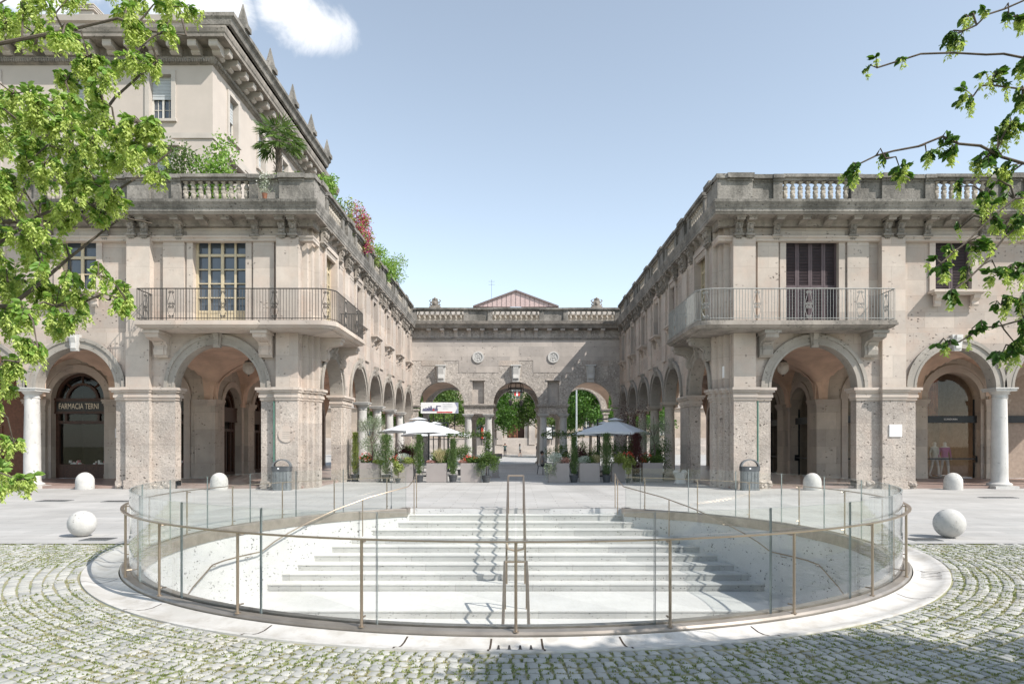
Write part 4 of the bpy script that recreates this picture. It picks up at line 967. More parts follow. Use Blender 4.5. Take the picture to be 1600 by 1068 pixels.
# ================================================================ ground, stairwell, ring
CY, R0 = 12.4, 6.02                       # centre and inner radius of the stairwell
NY0, TR, RI = 18.34, .38, .15             # first nosing, tread, rise
def rho(phi):                              # stairwell outline: a circle with a square notch at the back
    a = abs(phi)
    return max(R0, min((NY0-CY)/cos(a), 2.82/max(sin(a), 1e-6))) if a < pi/2-.01 else R0
def pol(phi, r): return (r*sin(phi), CY+r*cos(phi))     # phi=0 points away from the camera
phis = sorted(set([2*pi*i/240-pi for i in range(241)]+[atan2(2.82, NY0-CY), -atan2(2.82, NY0-CY), .4887, -.4887]))
def sheet(zz, rin, name, mat, R=260, keep=None, uv=None):
    m = MB()
    def ext(p): 
        sx, sy = abs(sin(p)), abs(cos(p)); return R/max(sx, sy)
    for a, b in zip(phis, phis[1:]):
        ra, rb = rin(a), rin(b)
        for k in range(14):
            f0, f1 = (k/14)**3, ((k+1)/14)**3
            m.q([(*pol(a, ra+(ext(a)-ra)*f0), zz), (*pol(b, rb+(ext(b)-rb)*f0), zz), (*pol(b, rb+(ext(b)-rb)*f1), zz), (*pol(a, ra+(ext(a)-ra)*f1), zz)])
    o = m.build(name, mat)
    if keep:
        bm = bmesh.new(); bm.from_mesh(o.data)
        for co, no in keep: bmesh.ops.bisect_plane(bm, geom=bm.verts[:]+bm.edges[:]+bm.faces[:], plane_co=co, plane_no=no, clear_inner=True)
        bm.to_mesh(o.data); bm.free()
    return tag(o, kind='structure')
LINE = 11.85                               # cobbles end and slabs begin on this line
def soilmat():
    t = NT('mossy_joint_soil'); n = t.noise(2.0, 5); f = t.noise(40, 4)
    c = t.mix(t.rng(n, .35, .65), (.27, .25, .15), (.20, .23, .10)); c = t.mix(t.rng(f, .4, .7), c, (.33, .29, .21)); t.bump(f, .6, .01); return t.fin(c, .95)
def pavemat():
    t = NT('pale_stone_paving'); p = t.pos(); sp = t.new('SeparateXYZ', Vector=p)
    br = t.new('TexBrick', Vector=p, Scale=1.0, Color1=(.92, .92, .92), Color2=(1.05, 1.04, 1.03), Mortar=(.52, .50, .48)); br.inputs['Brick Width'].default_value = 1.2; br.inputs['Row Height'].default_value = .4; br.inputs['Mortar Size'].default_value = .007
    n = t.noise(.5, 6, .6); s_ = t.noise(1.4, 6, .7, vec=t.scale(p, (.25, 1.6, 1)))
    c = t.mix(t.rng(n, .3, .7), (.36, .35, .335), (.45, .44, .425)); c = t.mix(t.math('MULTIPLY', t.rng(s_, .5, .75), .3), c, (.31, .295, .28)); c = t.mix(1.0, c, br.outputs['Color'], 'MULTIPLY')
    f = t.noise(60, 3); c = t.mix(t.math('MULTIPLY', t.rng(f, .5, .8), .2), c, (.35, .33, .31)); t.bump(f, .15, .004); return t.fin(c, .72, 0, .3)
sheet(-.015, lambda a: rho(a)+.02 if abs(a) < 1.6 else 6.69, 'ground', soilmat())
pv = sheet(0, lambda a: max(rho(a), R0+.1) if abs(a) > .47 else rho(a), 'pavement', pavemat(), keep=[((0, LINE, 0), (0, 1, 0))])
# gutter ring of white stone, dished
def guttermat():
    t = NT('white_gutter_stone'); n = t.noise(1.2, 6, .65); f = t.noise(50, 3)
    c = t.mix(t.rng(n, .35, .7), (.55, .53, .505), (.44, .42, .39)); c = t.mix(t.math('MULTIPLY', t.rng(t.noise(3.5, 6, .7), .46, .64), .6), c, (.36, .33, .29)); t.bump(f, .2, .004); return t.fin(c, .7, 0, .3)
gm = guttermat()
gp = [(6.27, -.002), (6.30, -.008), (6.40, -.035), (6.48, -.04), (6.56, -.03), (6.62, -.006), (6.655, .004), (6.70, .004), (6.705, -.03)]
m = MB(); N = 200
joints = [pi+radians(a) for a in (-8.6, 9.0, -2.1, 2.0, -21, 22, -45, 38, 55, -62, 70)]
for i in range(N):
    a, b = 2*pi*i/N, 2*pi*(i+1)/N
    for (r_, z), (r2, z2) in zip(gp, gp[1:]): m.q([(*pol(a, r_), z), (*pol(b, r_), z), (*pol(b, r2), z2), (*pol(a, r2), z2)])
go = m.build('gutter', gm, smooth=True)
bm = bmesh.new(); bm.from_mesh(go.data); bmesh.ops.bisect_plane(bm, geom=bm.verts[:]+bm.edges[:]+bm.faces[:], plane_co=(0, LINE, 0), plane_no=(0, -1, 0), clear_inner=True); bm.to_mesh(go.data); bm.free()
tag(go, kind='structure')
jn = MB()
for a in joints:
    for (r_, z), (r2, z2) in zip(gp[1:-1], gp[2:-1]):
        da = .0014; jn.q([(*pol(a-da, r_), z+.0015), (*pol(a+da, r_), z+.0015), (*pol(a+da, r2), z2+.0015), (*pol(a-da, r2), z2+.0015)])
tag(jn.build('gutter_joint', M['soil']), kind='structure')
sl = MB()                                   # slots of the drain block in front, curved grille on the right
for dx in (-.152, -.057, .038, .133):
    for (r_, z), (r2, z2) in zip(gp[2:], gp[3:6]):
        w1, w2 = .021*(r_-6.30)/.32, .021*(r2-6.30)/.32
        sl.q([(dx-w1, CY-r_, z+.002), (dx+w1, CY-r_, z+.002), (dx+w2, CY-r2, z2+.002), (dx-w2, CY-r2, z2+.002)])
tag(sl.build('drain', 'x' and M['dark']), 'white drain block with four dark slots at the front of the gutter ring', 'drain')
sr = MB()
for k in range(5):
    a0 = radians(118+k*1.1); sr.q([(*pol(a0, 6.36), -.018), (*pol(a0+.0035, 6.36), -.018), (*pol(a0+.0035, 6.60), -.012), (*pol(a0, 6.60), -.012)])
tag(sr.build('drain', M['dark']), 'drain of five thin curved slots in the gutter ring on the right', 'drain')
# ---- stairwell walls and steps
ws_ = stone('white_stair_stone', (.50, .495, .485), var=.08, pit=.9, pitsc=16, mask=(.35, .6), rough_bump=.12, grime=.0)
wt = stone('white_stair_tread', (.58, .57, .555), blocks=(1.7, 99), var=.06, pit=.12, pitsc=20, mask=(.5, .7), rough_bump=.08)
wr = stone('grey_stair_riser', (.46, .455, .445), blocks=(1.7, 99), var=.1, pit=.8, pitsc=20, mask=(.35, .6), rough_bump=.15)
SW = thing('stairwell', 'round sunken stair of pale stone steps going down inside the glass railing', 'staircase', (0, CY, -4), world=True)
m = MB(); ph = [p for p in phis]
for a, b in zip(ph, ph[1:]):
    ra, rb = rho(a)+.001, rho(b)+.001
    m.q([(*pol(a, ra), -4.2), (*pol(b, rb), -4.2), (*pol(b, rb), -.005), (*pol(a, ra), -.005)])
    m.q([(*pol(a, ra+.25), -4.2), (*pol(b, rb+.25), -4.2), (*pol(b, rb+.25), -.035), (*pol(a, ra+.25), -.035)])
m.build('wall', ws_, SW)
def hw(y): 
    r2 = (R0+.003)**2-(y-CY)**2; return max(2.82 if y > 17.6 else 0, sqrt(max(r2, 0)))
nose = [(NY0-TR*k, -RI*k) for k in range(10)]; nose += [(13.15-TR*k, -1.5-RI*k) for k in range(14)]
for k, (y, z) in enumerate(nose):
    # tread slab from this nosing back to the next riser, plus the riser underneath
    yb = y+TR+.05 if k and k != 10 else (y+1.75 if k == 10 else y+.11)
    m = MB(); ys_ = [y+(yb-y)*i/6 for i in range(7)]
    if k == 10: ys_ = [y+(yb-y)*i/12 for i in range(13)]
    P = [(-hw(q), q) for q in ys_]+[(hw(q), q) for q in reversed(ys_)]
    m.prism(P, z-.025, z, m=0)
    ysr = [y+.012, y+.10]; P = [(-hw(q), q) for q in ysr]+[(hw(q), q) for q in reversed(ysr)]
    if k < len(nose)-1: m.prism(P, z-RI-.02, z-.026, m=1)
    m.build('step', [wt, wr], SW)
m = MB(); m.prism([(6.2*sin(2*pi*i/60), CY+6.2*cos(2*pi*i/60)) for i in range(60)], -3.65, -3.6); m.build('floor', ws_, SW)
# ---- bronze curb, glass, posts, handrail: one railing
GR = thing('glass_railing', 'horseshoe ring of clear glass panels with slim bronze posts and handrail round the sunken stair', 'railing', (0, CY, 0), world=True)
A0 = .4887
def arc(n, r, z, a0=A0, a1=2*pi-A0): return [(*pol(a0+(a1-a0)*i/n, r), z) for i in range(n+1)]
m = MB(); prof = [(6.0, -.16), (6.0, .03), (6.02, .05), (6.105, .05), (6.105, .02), (6.115, .02), (6.16, .02), (6.16, .045), (6.235, .035), (6.255, .015), (6.255, -.02)]
NN = 160; AA = [A0+(2*pi-2*A0)*i/NN for i in range(NN+1)]
for a, b in zip(AA, AA[1:]):
    for (r_, z), (r2, z2) in zip(prof, prof[1:]): m.q([(*pol(a, r_), z), (*pol(b, r_), z), (*pol(b, r2), z2), (*pol(a, r2), z2)])
for a in (AA[0], AA[-1]): m.q([(*pol(a, r_), z) for r_, z in prof])
for q in (-1, 1): m.box(min(q*2.80, q*3.02), max(q*2.80, q*3.02), 17.68, 18.02, -.10, .05)
m.build('base_curb', M['bronzed'], GR)
JA = sorted([pi+radians(12.35*k) for k in range(-12, 13)]+[A0, 2*pi-A0])
for a, b in zip(JA, JA[1:]):
    if b-a < .05: continue
    a, b = a+.0011, b-.0011; n = 12; G = MB()
    for (r_) in (6.125, 6.145):
        for i in range(n):
            p, q = a+(b-a)*i/n, a+(b-a)*(i+1)/n; G.q([(*pol(p, r_), .03), (*pol(q, r_), .03), (*pol(q, r_), 1.10), (*pol(p, r_), 1.10)], 0)
    for i in range(n):
        p, q = a+(b-a)*i/n, a+(b-a)*(i+1)/n; G.q([(*pol(p, 6.125), 1.1), (*pol(q, 6.125), 1.1), (*pol(q, 6.145), 1.1), (*pol(p, 6.145), 1.1)], 1)
    for p in (a, b): G.q([(*pol(p, 6.125), .03), (*pol(p, 6.145), .03), (*pol(p, 6.145), 1.1), (*pol(p, 6.125), 1.1)], 1)
    G.build('glass_panel', [M['glass'], M['edge']], GR)
HR = 6.225
for k in range(-11, 12):
    a = pi+radians(13.4*k)
    if not (A0+.02 < a < 2*pi-A0-.02): continue
    x, y = pol(a, HR); p = MB(); p.lathe(x, y, .035, [(.030, 0), (.030, .010), (.0145, .012), (.0145, .81)], 12); x2, y2 = pol(a, 6.15); p.tube([(x, y, .825), (x2, y2, .825)], .009, 6); p.tube([(x, y, .12), (x2, y2, .12)], .009, 6)
    p.build('post', M['bronze'], GR, smooth=True)
m = MB(); prof = [(HR-.024, .846), (HR+.024, .846), (HR+.024, .860), (HR-.024, .860), (HR-.024, .846)]
for a, b in zip(AA, AA[1:]):
    for (r_, z), (r2, z2) in zip(prof, prof[1:]): m.q([(*pol(a, r_), z), (*pol(b, r_), z), (*pol(b, r2), z2), (*pol(a, r2), z2)])
m.build('handrail', M['bronze'], GR)
# side handrails on the walls
def stair_z(y):
    if y > NY0: return 0
    if y > nose[9][0]-.02: return -RI*(NY0-y)/TR
    if y > 13.15: return -1.5
    return -1.5-RI*(13.15-y)/TR
for s in (-1, 1):
    t = thing('wall_handrail', 'thin bronze handrail following the %s' % ('sunlit left wall down the sunken stair' if s < 0 else 'shaded right wall down the sunken stair'), 'handrail', (s*5, CY, -2), world=True)
    ys = [18.35, 18.0, 17.6, 17.0, 16.4, 15.8, 15.3, 14.95, 14.6, 14.0, 13.5, 13.1, 12.4, 11.6, 10.8, 10.0]
    def xo(y): return 2.70 if y > 17.7 else sqrt(max((R0-.12)**2-(y-CY)**2, .1))
    P = [(s*xo(y), y, stair_z(y)+.92) for y in ys]; P[0] = (s*2.7, 18.55, .92)
    m = MB(); m.tube(P, .015, 8); m.build('rail', M['bronze'], t, smooth=True)
    for y in (18.45, 18.0, 16.9): m = MB(); z = stair_z(y); m.tube([(s*xo(y), y, z), (s*xo(y), y, z+.92)], .014, 6); m.build('post', M['bronze'], t)
    for y in (15.8, 14.3, 13.2, 11.6): m = MB(); z = stair_z(y)+.92; m.tube([(s*xo(y), y, z), (s*xo(y), y, z-.06), (s*(xo(y)+.12), y+.0, z-.08)], .008, 5); m.build('bracket', M['bronze'], t)
# centre rails
def loop(name, label, pts_y, x=.205):
    t = thing('centre_handrail', label, 'handrail', (0, pts_y[0], 0), world=True)
    y0, y1 = pts_y; n = 8
    side = [(y0+(y1-y0)*i/n) for i in range(n+1)]
    def band(m, P, w=.022, h=.012):
        P = [Vector(p) for p in P]; V = []
        m.tube(P, .026, 6)
    m = MB(); zt = lambda y: stair_z(y)+.93
    L = [(-x, y, zt(y)) for y in side]; Rr = [(x, y, zt(y)) for y in reversed(side)]
    ye, ze = side[-1], zt(side[-1])
    U = [(-x, ye-.05, ze-.05), (-x*.8, ye-.06, ze-.16), (0, ye-.065, ze-.2), (x*.8, ye-.06, ze-.16), (x, ye-.05, ze-.05)]
    band(m, L+U+Rr+[L[0]]); m.build('rail', M['bronze'], t)
    for y in (y0, (y0+y1)/2, y1):
        for q in (-x, x): m = MB(); m.box(q-.022, q+.022, y-.012, y+.012, stair_z(y)-.16, zt(y)); m.build('post', M['bronze'], t)
    return t
loop('c', 'long upper loop of the bronze handrail in the middle of the stair', (18.22, 14.95))
loop('c', 'short lower loop of the bronze handrail below the landing', (13.3, 9.6), .215)
# ---- cobbles: real setts in rings round the gutter
cm_ = NT('grey_granite_setts'); i_ = cm_.island(); f_ = cm_.noise(55, 4, .7); b_ = cm_.noise(.6, 3)
cc = cm_.mix(i_, (.29, .29, .275), (.45, .44, .405)); cc = cm_.mix(cm_.math('MULTIPLY', cm_.rng(f_, .45, .75), .35), cc, (.22, .22, .22)); cc = cm_.mix(cm_.math('MULTIPLY', cm_.rng(b_, .5, .7), .25), cc, (.46, .41, .35)); cm_.bump(f_, .5, .006); cm_.fin(cc, .8, 0, .3)
V = []; F = []; jp = []
r_ = 6.715; row = 0
while r_ < 21.5:
    dr = .128 + .004*sin(row*1.7); pitch = .103; n = int(2*pi*(r_+dr/2)/pitch); off = random.random()
    for i in range(n):
        a = 2*pi*(i+off)/n; x, y = pol(a, r_+dr/2)
        if y > LINE-.04 or y < 3.2 or abs(x) > .80*y+1.2: continue
        wob = .008*sin(a*17+row)+.006*sin(a*41+row*2)
        g = .005+random.random()*.009; ht = -.004+random.uniform(-.008, .006); ha = (pitch/2-g/2)*(2*pi/(n*pitch))*(r_+dr/2)/(r_+dr/2); hr = dr/2-.003-random.random()*.005
        ha = (pi/n)*(1-g/pitch); tiltx, tilty = random.uniform(-.004, .004), random.uniform(-.004, .004); b0 = len(V)
        rc = r_+dr/2+wob
        for (qa, qr, z) in ((-1, -1, -.035), (1, -1, -.035), (1, 1, -.035), (-1, 1, -.035)): px_, py_ = pol(a+qa*ha, rc+qr*hr); V.append((px_, py_, z))
        for (k1, k2) in ((-1, -1), (1, -1), (1, 1), (-1, 1)):
            px_, py_ = pol(a+k1*ha*random.uniform(.84, .98), rc+k2*hr*random.uniform(.86, .99)); V.append((px_, py_, ht-.006+k1*tiltx+k2*tilty))
        for (k1, k2) in ((-1, -1), (1, -1), (1, 1), (-1, 1)):
            px_, py_ = pol(a+k1*ha*random.uniform(.55, .72), rc+k2*hr*random.uniform(.6, .75)); V.append((px_, py_, ht+k1*tiltx+k2*tilty))
        for (l, u) in ((0, 4), (4, 8)):
            for q in range(4): F.append((b0+l+q, b0+l+(q+1) % 4, b0+u+(q+1) % 4, b0+u+q))
        F.append((b0+8, b0+9, b0+10, b0+11))
        jp.append(pol(a+pi/n, rc)); jp.append(pol(a+random.uniform(-1, 1)*pi/n, rc+dr/2))
    r_ += dr; row += 1
me = bpy.data.meshes.new('cobbles'); me.from_pydata(V, [], F); me.materials.append(cm_.mat)
me.polygons.foreach_set('use_smooth', [(k % 9) not in (0, 1, 2, 3) for k in range(len(F))])
tag(bpy.data.objects.new('cobbles', me), kind='structure'); COL.objects.link(bpy.data.objects['cobbles'])
# moss and short grass in the joints
jp = np.array(jp); from mathutils import noise as mno
msk = np.array([mno.noise(Vector((x*.55, y*.55, 3)))+.45*mno.noise(Vector((x*2.3, y*2.3, 1))) for x, y in jp])
jp = jp[msk+rng.uniform(-.25, .25, len(jp)) > -.45]
K = 12; P = np.repeat(jp, K, axis=0)+rng.normal(0, .014, (len(jp)*K, 2)); P = np.column_stack([P, np.full(len(P), -.017)])
D = np.column_stack([rng.normal(0, .6, len(P)), rng.normal(0, .6, len(P)), np.ones(len(P))])
near = P[:, 1] < 12
tag(leaf_cloud('grass', P[near], D[near], .024, M['grass'], width=.5, shape=4), 'short green grass and moss growing in the joints between the setts', 'grass', kind='stuff')
# ---- flat details on the paving
def disc_cover(x, y, w, d, label):
    m = MB(); m.box(x-w/2, x+w/2, y-d/2, y+d/2, .001, .012); 
    n = int(w/.05)
    for i in range(n): m.box(x-w/2+.03+i*.05, x-w/2+.05+i*.05, y-d/2+.03, y+d/2-.03, .0125, .014, m=1)
    tag(m.build('drain_cover', [M['bin'], M['dark']]), label, 'drain cover')
disc_cover(-14.0, 20.6, .9, .45, 'flat iron drain cover in the pale paving, farther left of two')
disc_cover(-12.0, 20.4, .75, .4, 'flat iron drain cover between the left stone sphere and the glass railing')
disc_cover(-7.6, 12.35, .5, .35, 'small rusty grate at the left edge of the setts')
disc_cover(7.4, 12.3, .5, .35, 'small rusty grate at the right edge of the setts')
disc_cover(11.9, 21.9, .7, .4, 'flat iron drain cover in the paving in front of the right corner pier')
disc_cover(15.5, 21.8, 1.1, .35, 'long iron drain cover in front of the right column')
m = MB()
for s in (-1, 1):
    for i in range(8): 
        x = s*(2.05+i*.12-.2); m.q([(x+s*.55, 21.9, .004), (x+s*.55+.03, 21.9, .004), (x-s*.2+.03+s*.35, 27.2, .004), (x-s*.2+s*.35, 27.2, .004)])
for i in range(10): m.q([(-2.6, 18.55+i*.05, .004), (2.6, 18.55+i*.05, .004), (2.6, 18.56+i*.05, .004), (-2.6, 18.56+i*.05, .004)]) if i % 2 else None
tag(m.build('tactile_paving', simple('grey_paving_groove', (.40, .385, .365), .8)), kind='structure')
# ---- bollards and spheres
bs = stone('pale_granite_bollard', (.55, .535, .51), var=.12, pit=.45, pitsc=22, mask=(.35, .55), rough_bump=.6, grime=.3, grimecol=(.22, .21, .19))
def dome(x, y, label):
    m = MB(); r = .32; m.lathe(0, 0, 0, [(r*.98, 0), (r, .02), (r, .30)]+[(r*cos(a), .30+.34*sin(a)) for a in [pi/2*i/9 for i in range(1, 9)]]+[(.001, .64)], 32)
    o = m.build('dome_bollard', bs, smooth=True); o.location = (x, y, 0); tag(o, label, 'bollard', 'dome topped bollards along the arcades')
dome(-16.45, 25.9, 'dome topped stone bollard in front of the pharmacy window'); dome(-11.2, 25.6, 'dome topped stone bollard under the left balcony arch, beside the litter bin')
dome(11.1, 25.4, 'dome topped stone bollard under the right balcony arch'); dome(16.5, 25.6, 'dome topped stone bollard in front of the mannequin window')
def sphere(x, y, r, label):
    m = MB(); N_, K_ = 40, 22; V = []; F = []
    m.ball((0, 0, r*.985), r, r, r, N_, K_); o = m.build('stone_sphere', bs, smooth=True); o.location = (x, y, 0); tag(o, label, 'bollard', 'stone spheres beside the stair')
sphere(-8.15, 12.75, .245, 'white stone sphere left of the sunken stair'); sphere(8.05, 12.6, .268, 'white stone sphere right of the sunken stair')
# ---- litter bins
def bin_(x, y, label):
    t = thing('litter_bin', label, 'litter bin', (x, y, 0), 'grey litter bins at the corner piers')
    m = MB(); n = 24
    P = [(.36*(abs(cos(a))**.6)*(1 if cos(a) >= 0 else -1), .24*(abs(sin(a))**.6)*(1 if sin(a) >= 0 else -1)) for a in [2*pi*i/n for i in range(n)]]
    m.prism([(a*.92, b*.92) for a, b in P], .02, .72); m.prism([(a*.96, b*.96) for a, b in P], 0, .06)
    for i in range(-2, 3): m.box(i*.13-.006, i*.13+.006, -.235, -.215, .08, .70)
    m.build('body', M['bin'], t)
    m = MB(); m.prism(P, .72, .86); m.prism([(a*1.03, b*1.03) for a, b in P], .86, .885); m.build('rim', simple('darker_bin_rim', (.10, .105, .11), .45, .4), t)
    m = MB(); pts = [(.34*cos(a), 0, .88+.27*sin(a)) for a in [pi*i/16 for i in range(17)]]
    for d in (-.05, .05): pass
    A = [pi*i/16 for i in range(17)]
    for a, b in zip(A, A[1:]):
        for (r1, r2) in ((.30, .35),): 
            q = lambda r, a, v: (r*cos(a), v, .88+r*.8*sin(a))
            m.q([q(r1, a, -.1), q(r1, b, -.1), q(r2, b, -.1), q(r2, a, -.1)]); m.q([q(r1, a, .1), q(r1, b, .1), q(r2, b, .1), q(r2, a, .1)])
            m.q([q(r2, a, -.1), q(r2, b, -.1), q(r2, b, .1), q(r2, a, .1)]); m.q([q(r1, a, -.1), q(r1, b, -.1), q(r1, b, .1), q(r1, a, .1)])
    m.build('hoop', M['bin'], t)
    m = MB(); m.box(-.09, -.03, -.245, -.236, .79, .84); m.build('sticker', M['paper'], t)
bin_(-8.72, 25.3, 'grey litter bin with a hoop top below the round plaque of the left corner pier'); bin_(8.72, 25.3, 'grey litter bin with a hoop top at the right corner pier')
# ================================================================ café terrace: planters, pots, parasols, furniture
def local(P, loc): return P-np.array(loc)
def planter(x, y, label, plants, w=.9, h=.86):
    t = thing('planter_box', label, 'planter', (x, y, 0), 'taupe planter boxes round the café')
    m = MB(); k = .02; d = w*.5
    m.box(-w/2, w/2, -d/2, -d/2+k, .02, h); m.box(-w/2, w/2, d/2-k, d/2, .02, h); m.box(-w/2, -w/2+k, -d/2+k, d/2-k, .02, h); m.box(w/2-k, w/2, -d/2+k, d/2-k, .02, h); m.box(-w/2+.03, w/2-.03, -d/2+.03, d/2-.03, 0, .02)
    m.build('box', M['taupe'], t); m = MB(); m.box(-w/2+k, w/2-k, -d/2+k, d/2-k, h-.12, h-.05); m.build('soil', M['soil'], t)
    for kind in plants:
        cx_ = kind[1] if len(kind) > 1 else 0; hgt = kind[2] if len(kind) > 2 else .35
        k_ = kind[0]
        if k_ == 'geranium':
            P = blob_pts((cx_, 0, h+hgt*.35), (.3, .2, hgt*.5), 420); leaf_cloud('leaves', P, unit(420)+np.array([0, 0, .4]), .07, M['fol'], t, width=.8)
            P = blob_pts((cx_, 0, h+hgt*.6), (.3, .22, hgt*.55), 150, .7); P = np.repeat(P[:40], 9, axis=0)+rng.normal(0, .025, (360, 3)); leaf_cloud('flowers', P, unit(360), .035, M['redf'], t, width=.9, shape=4)
        elif k_ == 'silver': P = blob_pts((cx_, 0, h+hgt*.45), (.33, .24, hgt*.6), 1100, .2); leaf_cloud('foliage', P, (P-np.array([cx_, 0, h]))+unit(1100)*.15, .075, M['silver'], t, width=.25, shape=4)
        elif k_ == 'straw': 
            P = np.column_stack([rng.normal(cx_, .07, 500), rng.normal(0, .07, 500), np.full(500, h)]); D = rng.normal(0, .35, (500, 3)); D[:, 2] = 1; leaf_cloud('grass_blades', P, D, hgt*1.2, M['straw'], t, width=.03, shape=4)
        elif k_ == 'green': P = blob_pts((cx_, 0, h+hgt*.4), (.36, .25, hgt*.6), 900, .2); leaf_cloud('foliage', P, unit(900)+np.array([0, 0, .5]), .08, M['fol'], t)
        elif k_ == 'yellow': P = blob_pts((cx_, -.1, h+hgt*.3), (.28, .25, hgt*.7), 800, .2); leaf_cloud('foliage', P, unit(800)+np.array([0, 0, .5]), .075, M['yelc'], t)
        elif k_ == 'pink': P = blob_pts((cx_, 0, h+hgt*.4), (.3, .2, hgt*.5), 500, .3); leaf_cloud('flowers', P, unit(500), .05, simple_pink, t, width=.7, shape=4)
        elif k_ == 'trail':
            P = []; 
            for i in range(26):
                a = random.uniform(-.2, .25); l = random.uniform(.25, .8)
                for q in range(16): P.append((cx_+a+random.gauss(0, .03), -.27+random.gauss(0, .04), h-.0-l*q/16))
            P = np.array(P); leaf_cloud('trailing_shoots', P, unit(len(P))*np.array([1, 1, .5])+np.array([0, -.2, -.6]), .07, M['olive'], t, width=.4)
        elif k_ == 'olive':
            m = MB(); m.tube([(cx_, 0, h-.1), (cx_+.05, 0, h+.5), (cx_-.02, .02, h+1.0), (cx_+.08, 0, h+1.5)], [.04, .035, .03, .02], 8)
            for a in range(7): b = a*.9; m.tube([(cx_, 0, h+.7+.08*a), (cx_+.3*cos(b), .3*sin(b), h+1.2+.1*a), (cx_+.55*cos(b), .5*sin(b), h+1.6+.1*a)], [.02, .014, .006], 5)
            m.build('trunk', M['bark'], t)
            P = np.vstack([blob_pts((cx_+.5*cos(b)*random.uniform(.3, 1.1), .45*sin(b), h+random.uniform(.75, 1.95)), (.3, .28, .27), 170, .1) for b in [i*.55 for i in range(26)]])
            D = P-np.array([cx_, 0, h+1.0]); leaf_cloud('crown', P, D+unit(len(P))*.6, .075, M['olive'], t, width=.2, shape=4)
        elif k_ == 'maple':
            m = MB()
            for a in range(6): b = a*1.05; m.tube([(cx_, 0, h-.1), (cx_+.12*cos(b), .1*sin(b), h+.8), (cx_+.5*cos(b), .4*sin(b), h+1.6+.1*(a % 3))], [.02, .015, .006], 5)
            m.build('trunk', M['bark'], t)
            P = np.vstack([blob_pts((cx_+.55*cos(b)*random.uniform(.2, 1), .4*sin(b), h+random.uniform(.9, 2.0)), (.26, .22, .13), 110, .1) for b in [i*.6 for i in range(22)]]); leaf_cloud('crown', P, unit(len(P))+np.array([0, 0, -.3]), .075, M['maple'], t, width=.6)
    return t
simple_pink = leafmat('dusty_pink_petal', (.45, .22, .22), (.62, .38, .34))
def pot(x, y, label, kind, h=1.25, r=.19, pr=.19, ph=.32, group='potted conifers between the planters', mat='conif'):
    t = thing('potted_plant', label, 'potted plant', (x, y, 0), group)
    m = MB(); m.lathe(0, 0, 0, [(pr*.75, 0), (pr*.78, .02), (pr*.98, ph-.05), (pr*1.1, ph-.05), (pr*1.12, ph), (pr*.98, ph), (pr*.95, ph-.05)], 20); m.build('pot', M['plastic'], t, smooth=True)
    m = MB(); m.lathe(0, 0, 0, [(pr*.93, ph-.06), (pr*.9, ph-.04)], 14)
    if kind == 'cypress':
        m.tube([(0, 0, ph-.05), (0, 0, ph+h*.9)], [.018, .006], 5); m.build('stem', M['bark'], t)
        n = 3400; z = rng.uniform(0, 1, n)**.9; rad = r*np.where(z < .25, .55+z*1.8, 1.0-(z-.25)**1.6*.85)*rng.uniform(.15, 1.1, n); a = rng.uniform(0, 2*pi, n)
        lum = 1+.25*np.sin(a*3+z*9); P = np.column_stack([rad*lum*np.cos(a), rad*lum*np.sin(a), ph+.03+z*h]); D = np.column_stack([np.cos(a)*.35, np.sin(a)*.35, np.ones(n)])+unit(n)*.3
        leaf_cloud('foliage', P, D, .085, M[mat], t, width=.22, shape=4)
        k = 14; P = np.array([[random.gauss(0, r*.45), random.gauss(0, r*.45), ph+h*random.uniform(.85, 1.0)] for _ in range(k*8)]); D = np.tile([0, 0, 1.], (k*8, 1))+unit(k*8)*.15; leaf_cloud('shoots', P, D, .14, M[mat], t, width=.15, shape=4)
    elif kind == 'ball':
        m.tube([(0, 0, ph-.05), (.03, 0, ph+h*.35), (0, 0, ph+h*.6)], [.03, .025, .02], 6); m.build('stem', M['bark'], t)
        P = np.vstack([blob_pts((random.gauss(0, r*.5), random.gauss(0, r*.5), ph+h*.62+random.gauss(0, h*.16)), (r*.6, r*.6, h*.2), 140, .1) for _ in range(16)]); leaf_cloud('foliage', P, unit(len(P))+np.array([0, 0, .4]), .07, M[mat], t)
    elif kind == 'palm':
        m.build('stem', M['bark'], t)
        P = []; D = []
        for i in range(26):
            a = i*2.4; e = .3+.9*random.random(); P.append((0, 0, ph+.05)); D.append((cos(a)*cos(e), sin(a)*cos(e), sin(e)))
        leaf_cloud('fronds', np.array(P), np.array(D), h, M[mat], t, width=.10, curl=.1)
    return t
YB = 30.55
planter(-6.62, 30.9, 'taupe planter box with an olive tree and red geraniums, farthest left of the row', [('olive', .05), ('geranium', -.2, .4), ('yellow', .38, .12)])
planter(-5.05, YB, 'taupe planter box with a silvery bush and pink flowers left of the court', [('silver', -.0, .38), ('yellow', .25, .25), ('geranium', -.3, .3)])
planter(-3.55, YB, 'taupe planter box with dry feathery grass', [('straw', .15, .5), ('pink', -.2, .15), ('green', .2, .5)])
planter(-2.02, YB, 'taupe planter box with red flowers beside the court passage, half in shade', [('geranium', -.05, .3), ('green', .3, .25), ('pink', -.3, .15), ('trail', .38)])
planter(1.92, YB-.1, 'taupe planter box overflowing with silver foliage right of the court passage', [('silver', -.15, .45), ('pink', .3, .3), ('trail', -.42)])
planter(3.3, YB, 'taupe planter box with low white and green flowers between two potted cypresses', [('silver', -.2, .28), ('green', .1, .3), ('straw', .3, .3)])
planter(4.78, YB+.2, 'taupe planter box behind the trailing yellow green shrub on the right', [('yellow', -.1, .45), ('geranium', .3, .45)])
planter(6.2, YB+.4, 'taupe planter box with an olive tree and red flowers at the right corner pier', [('olive', .1), ('geranium', -.3, .4), ('green', .25, .35)])
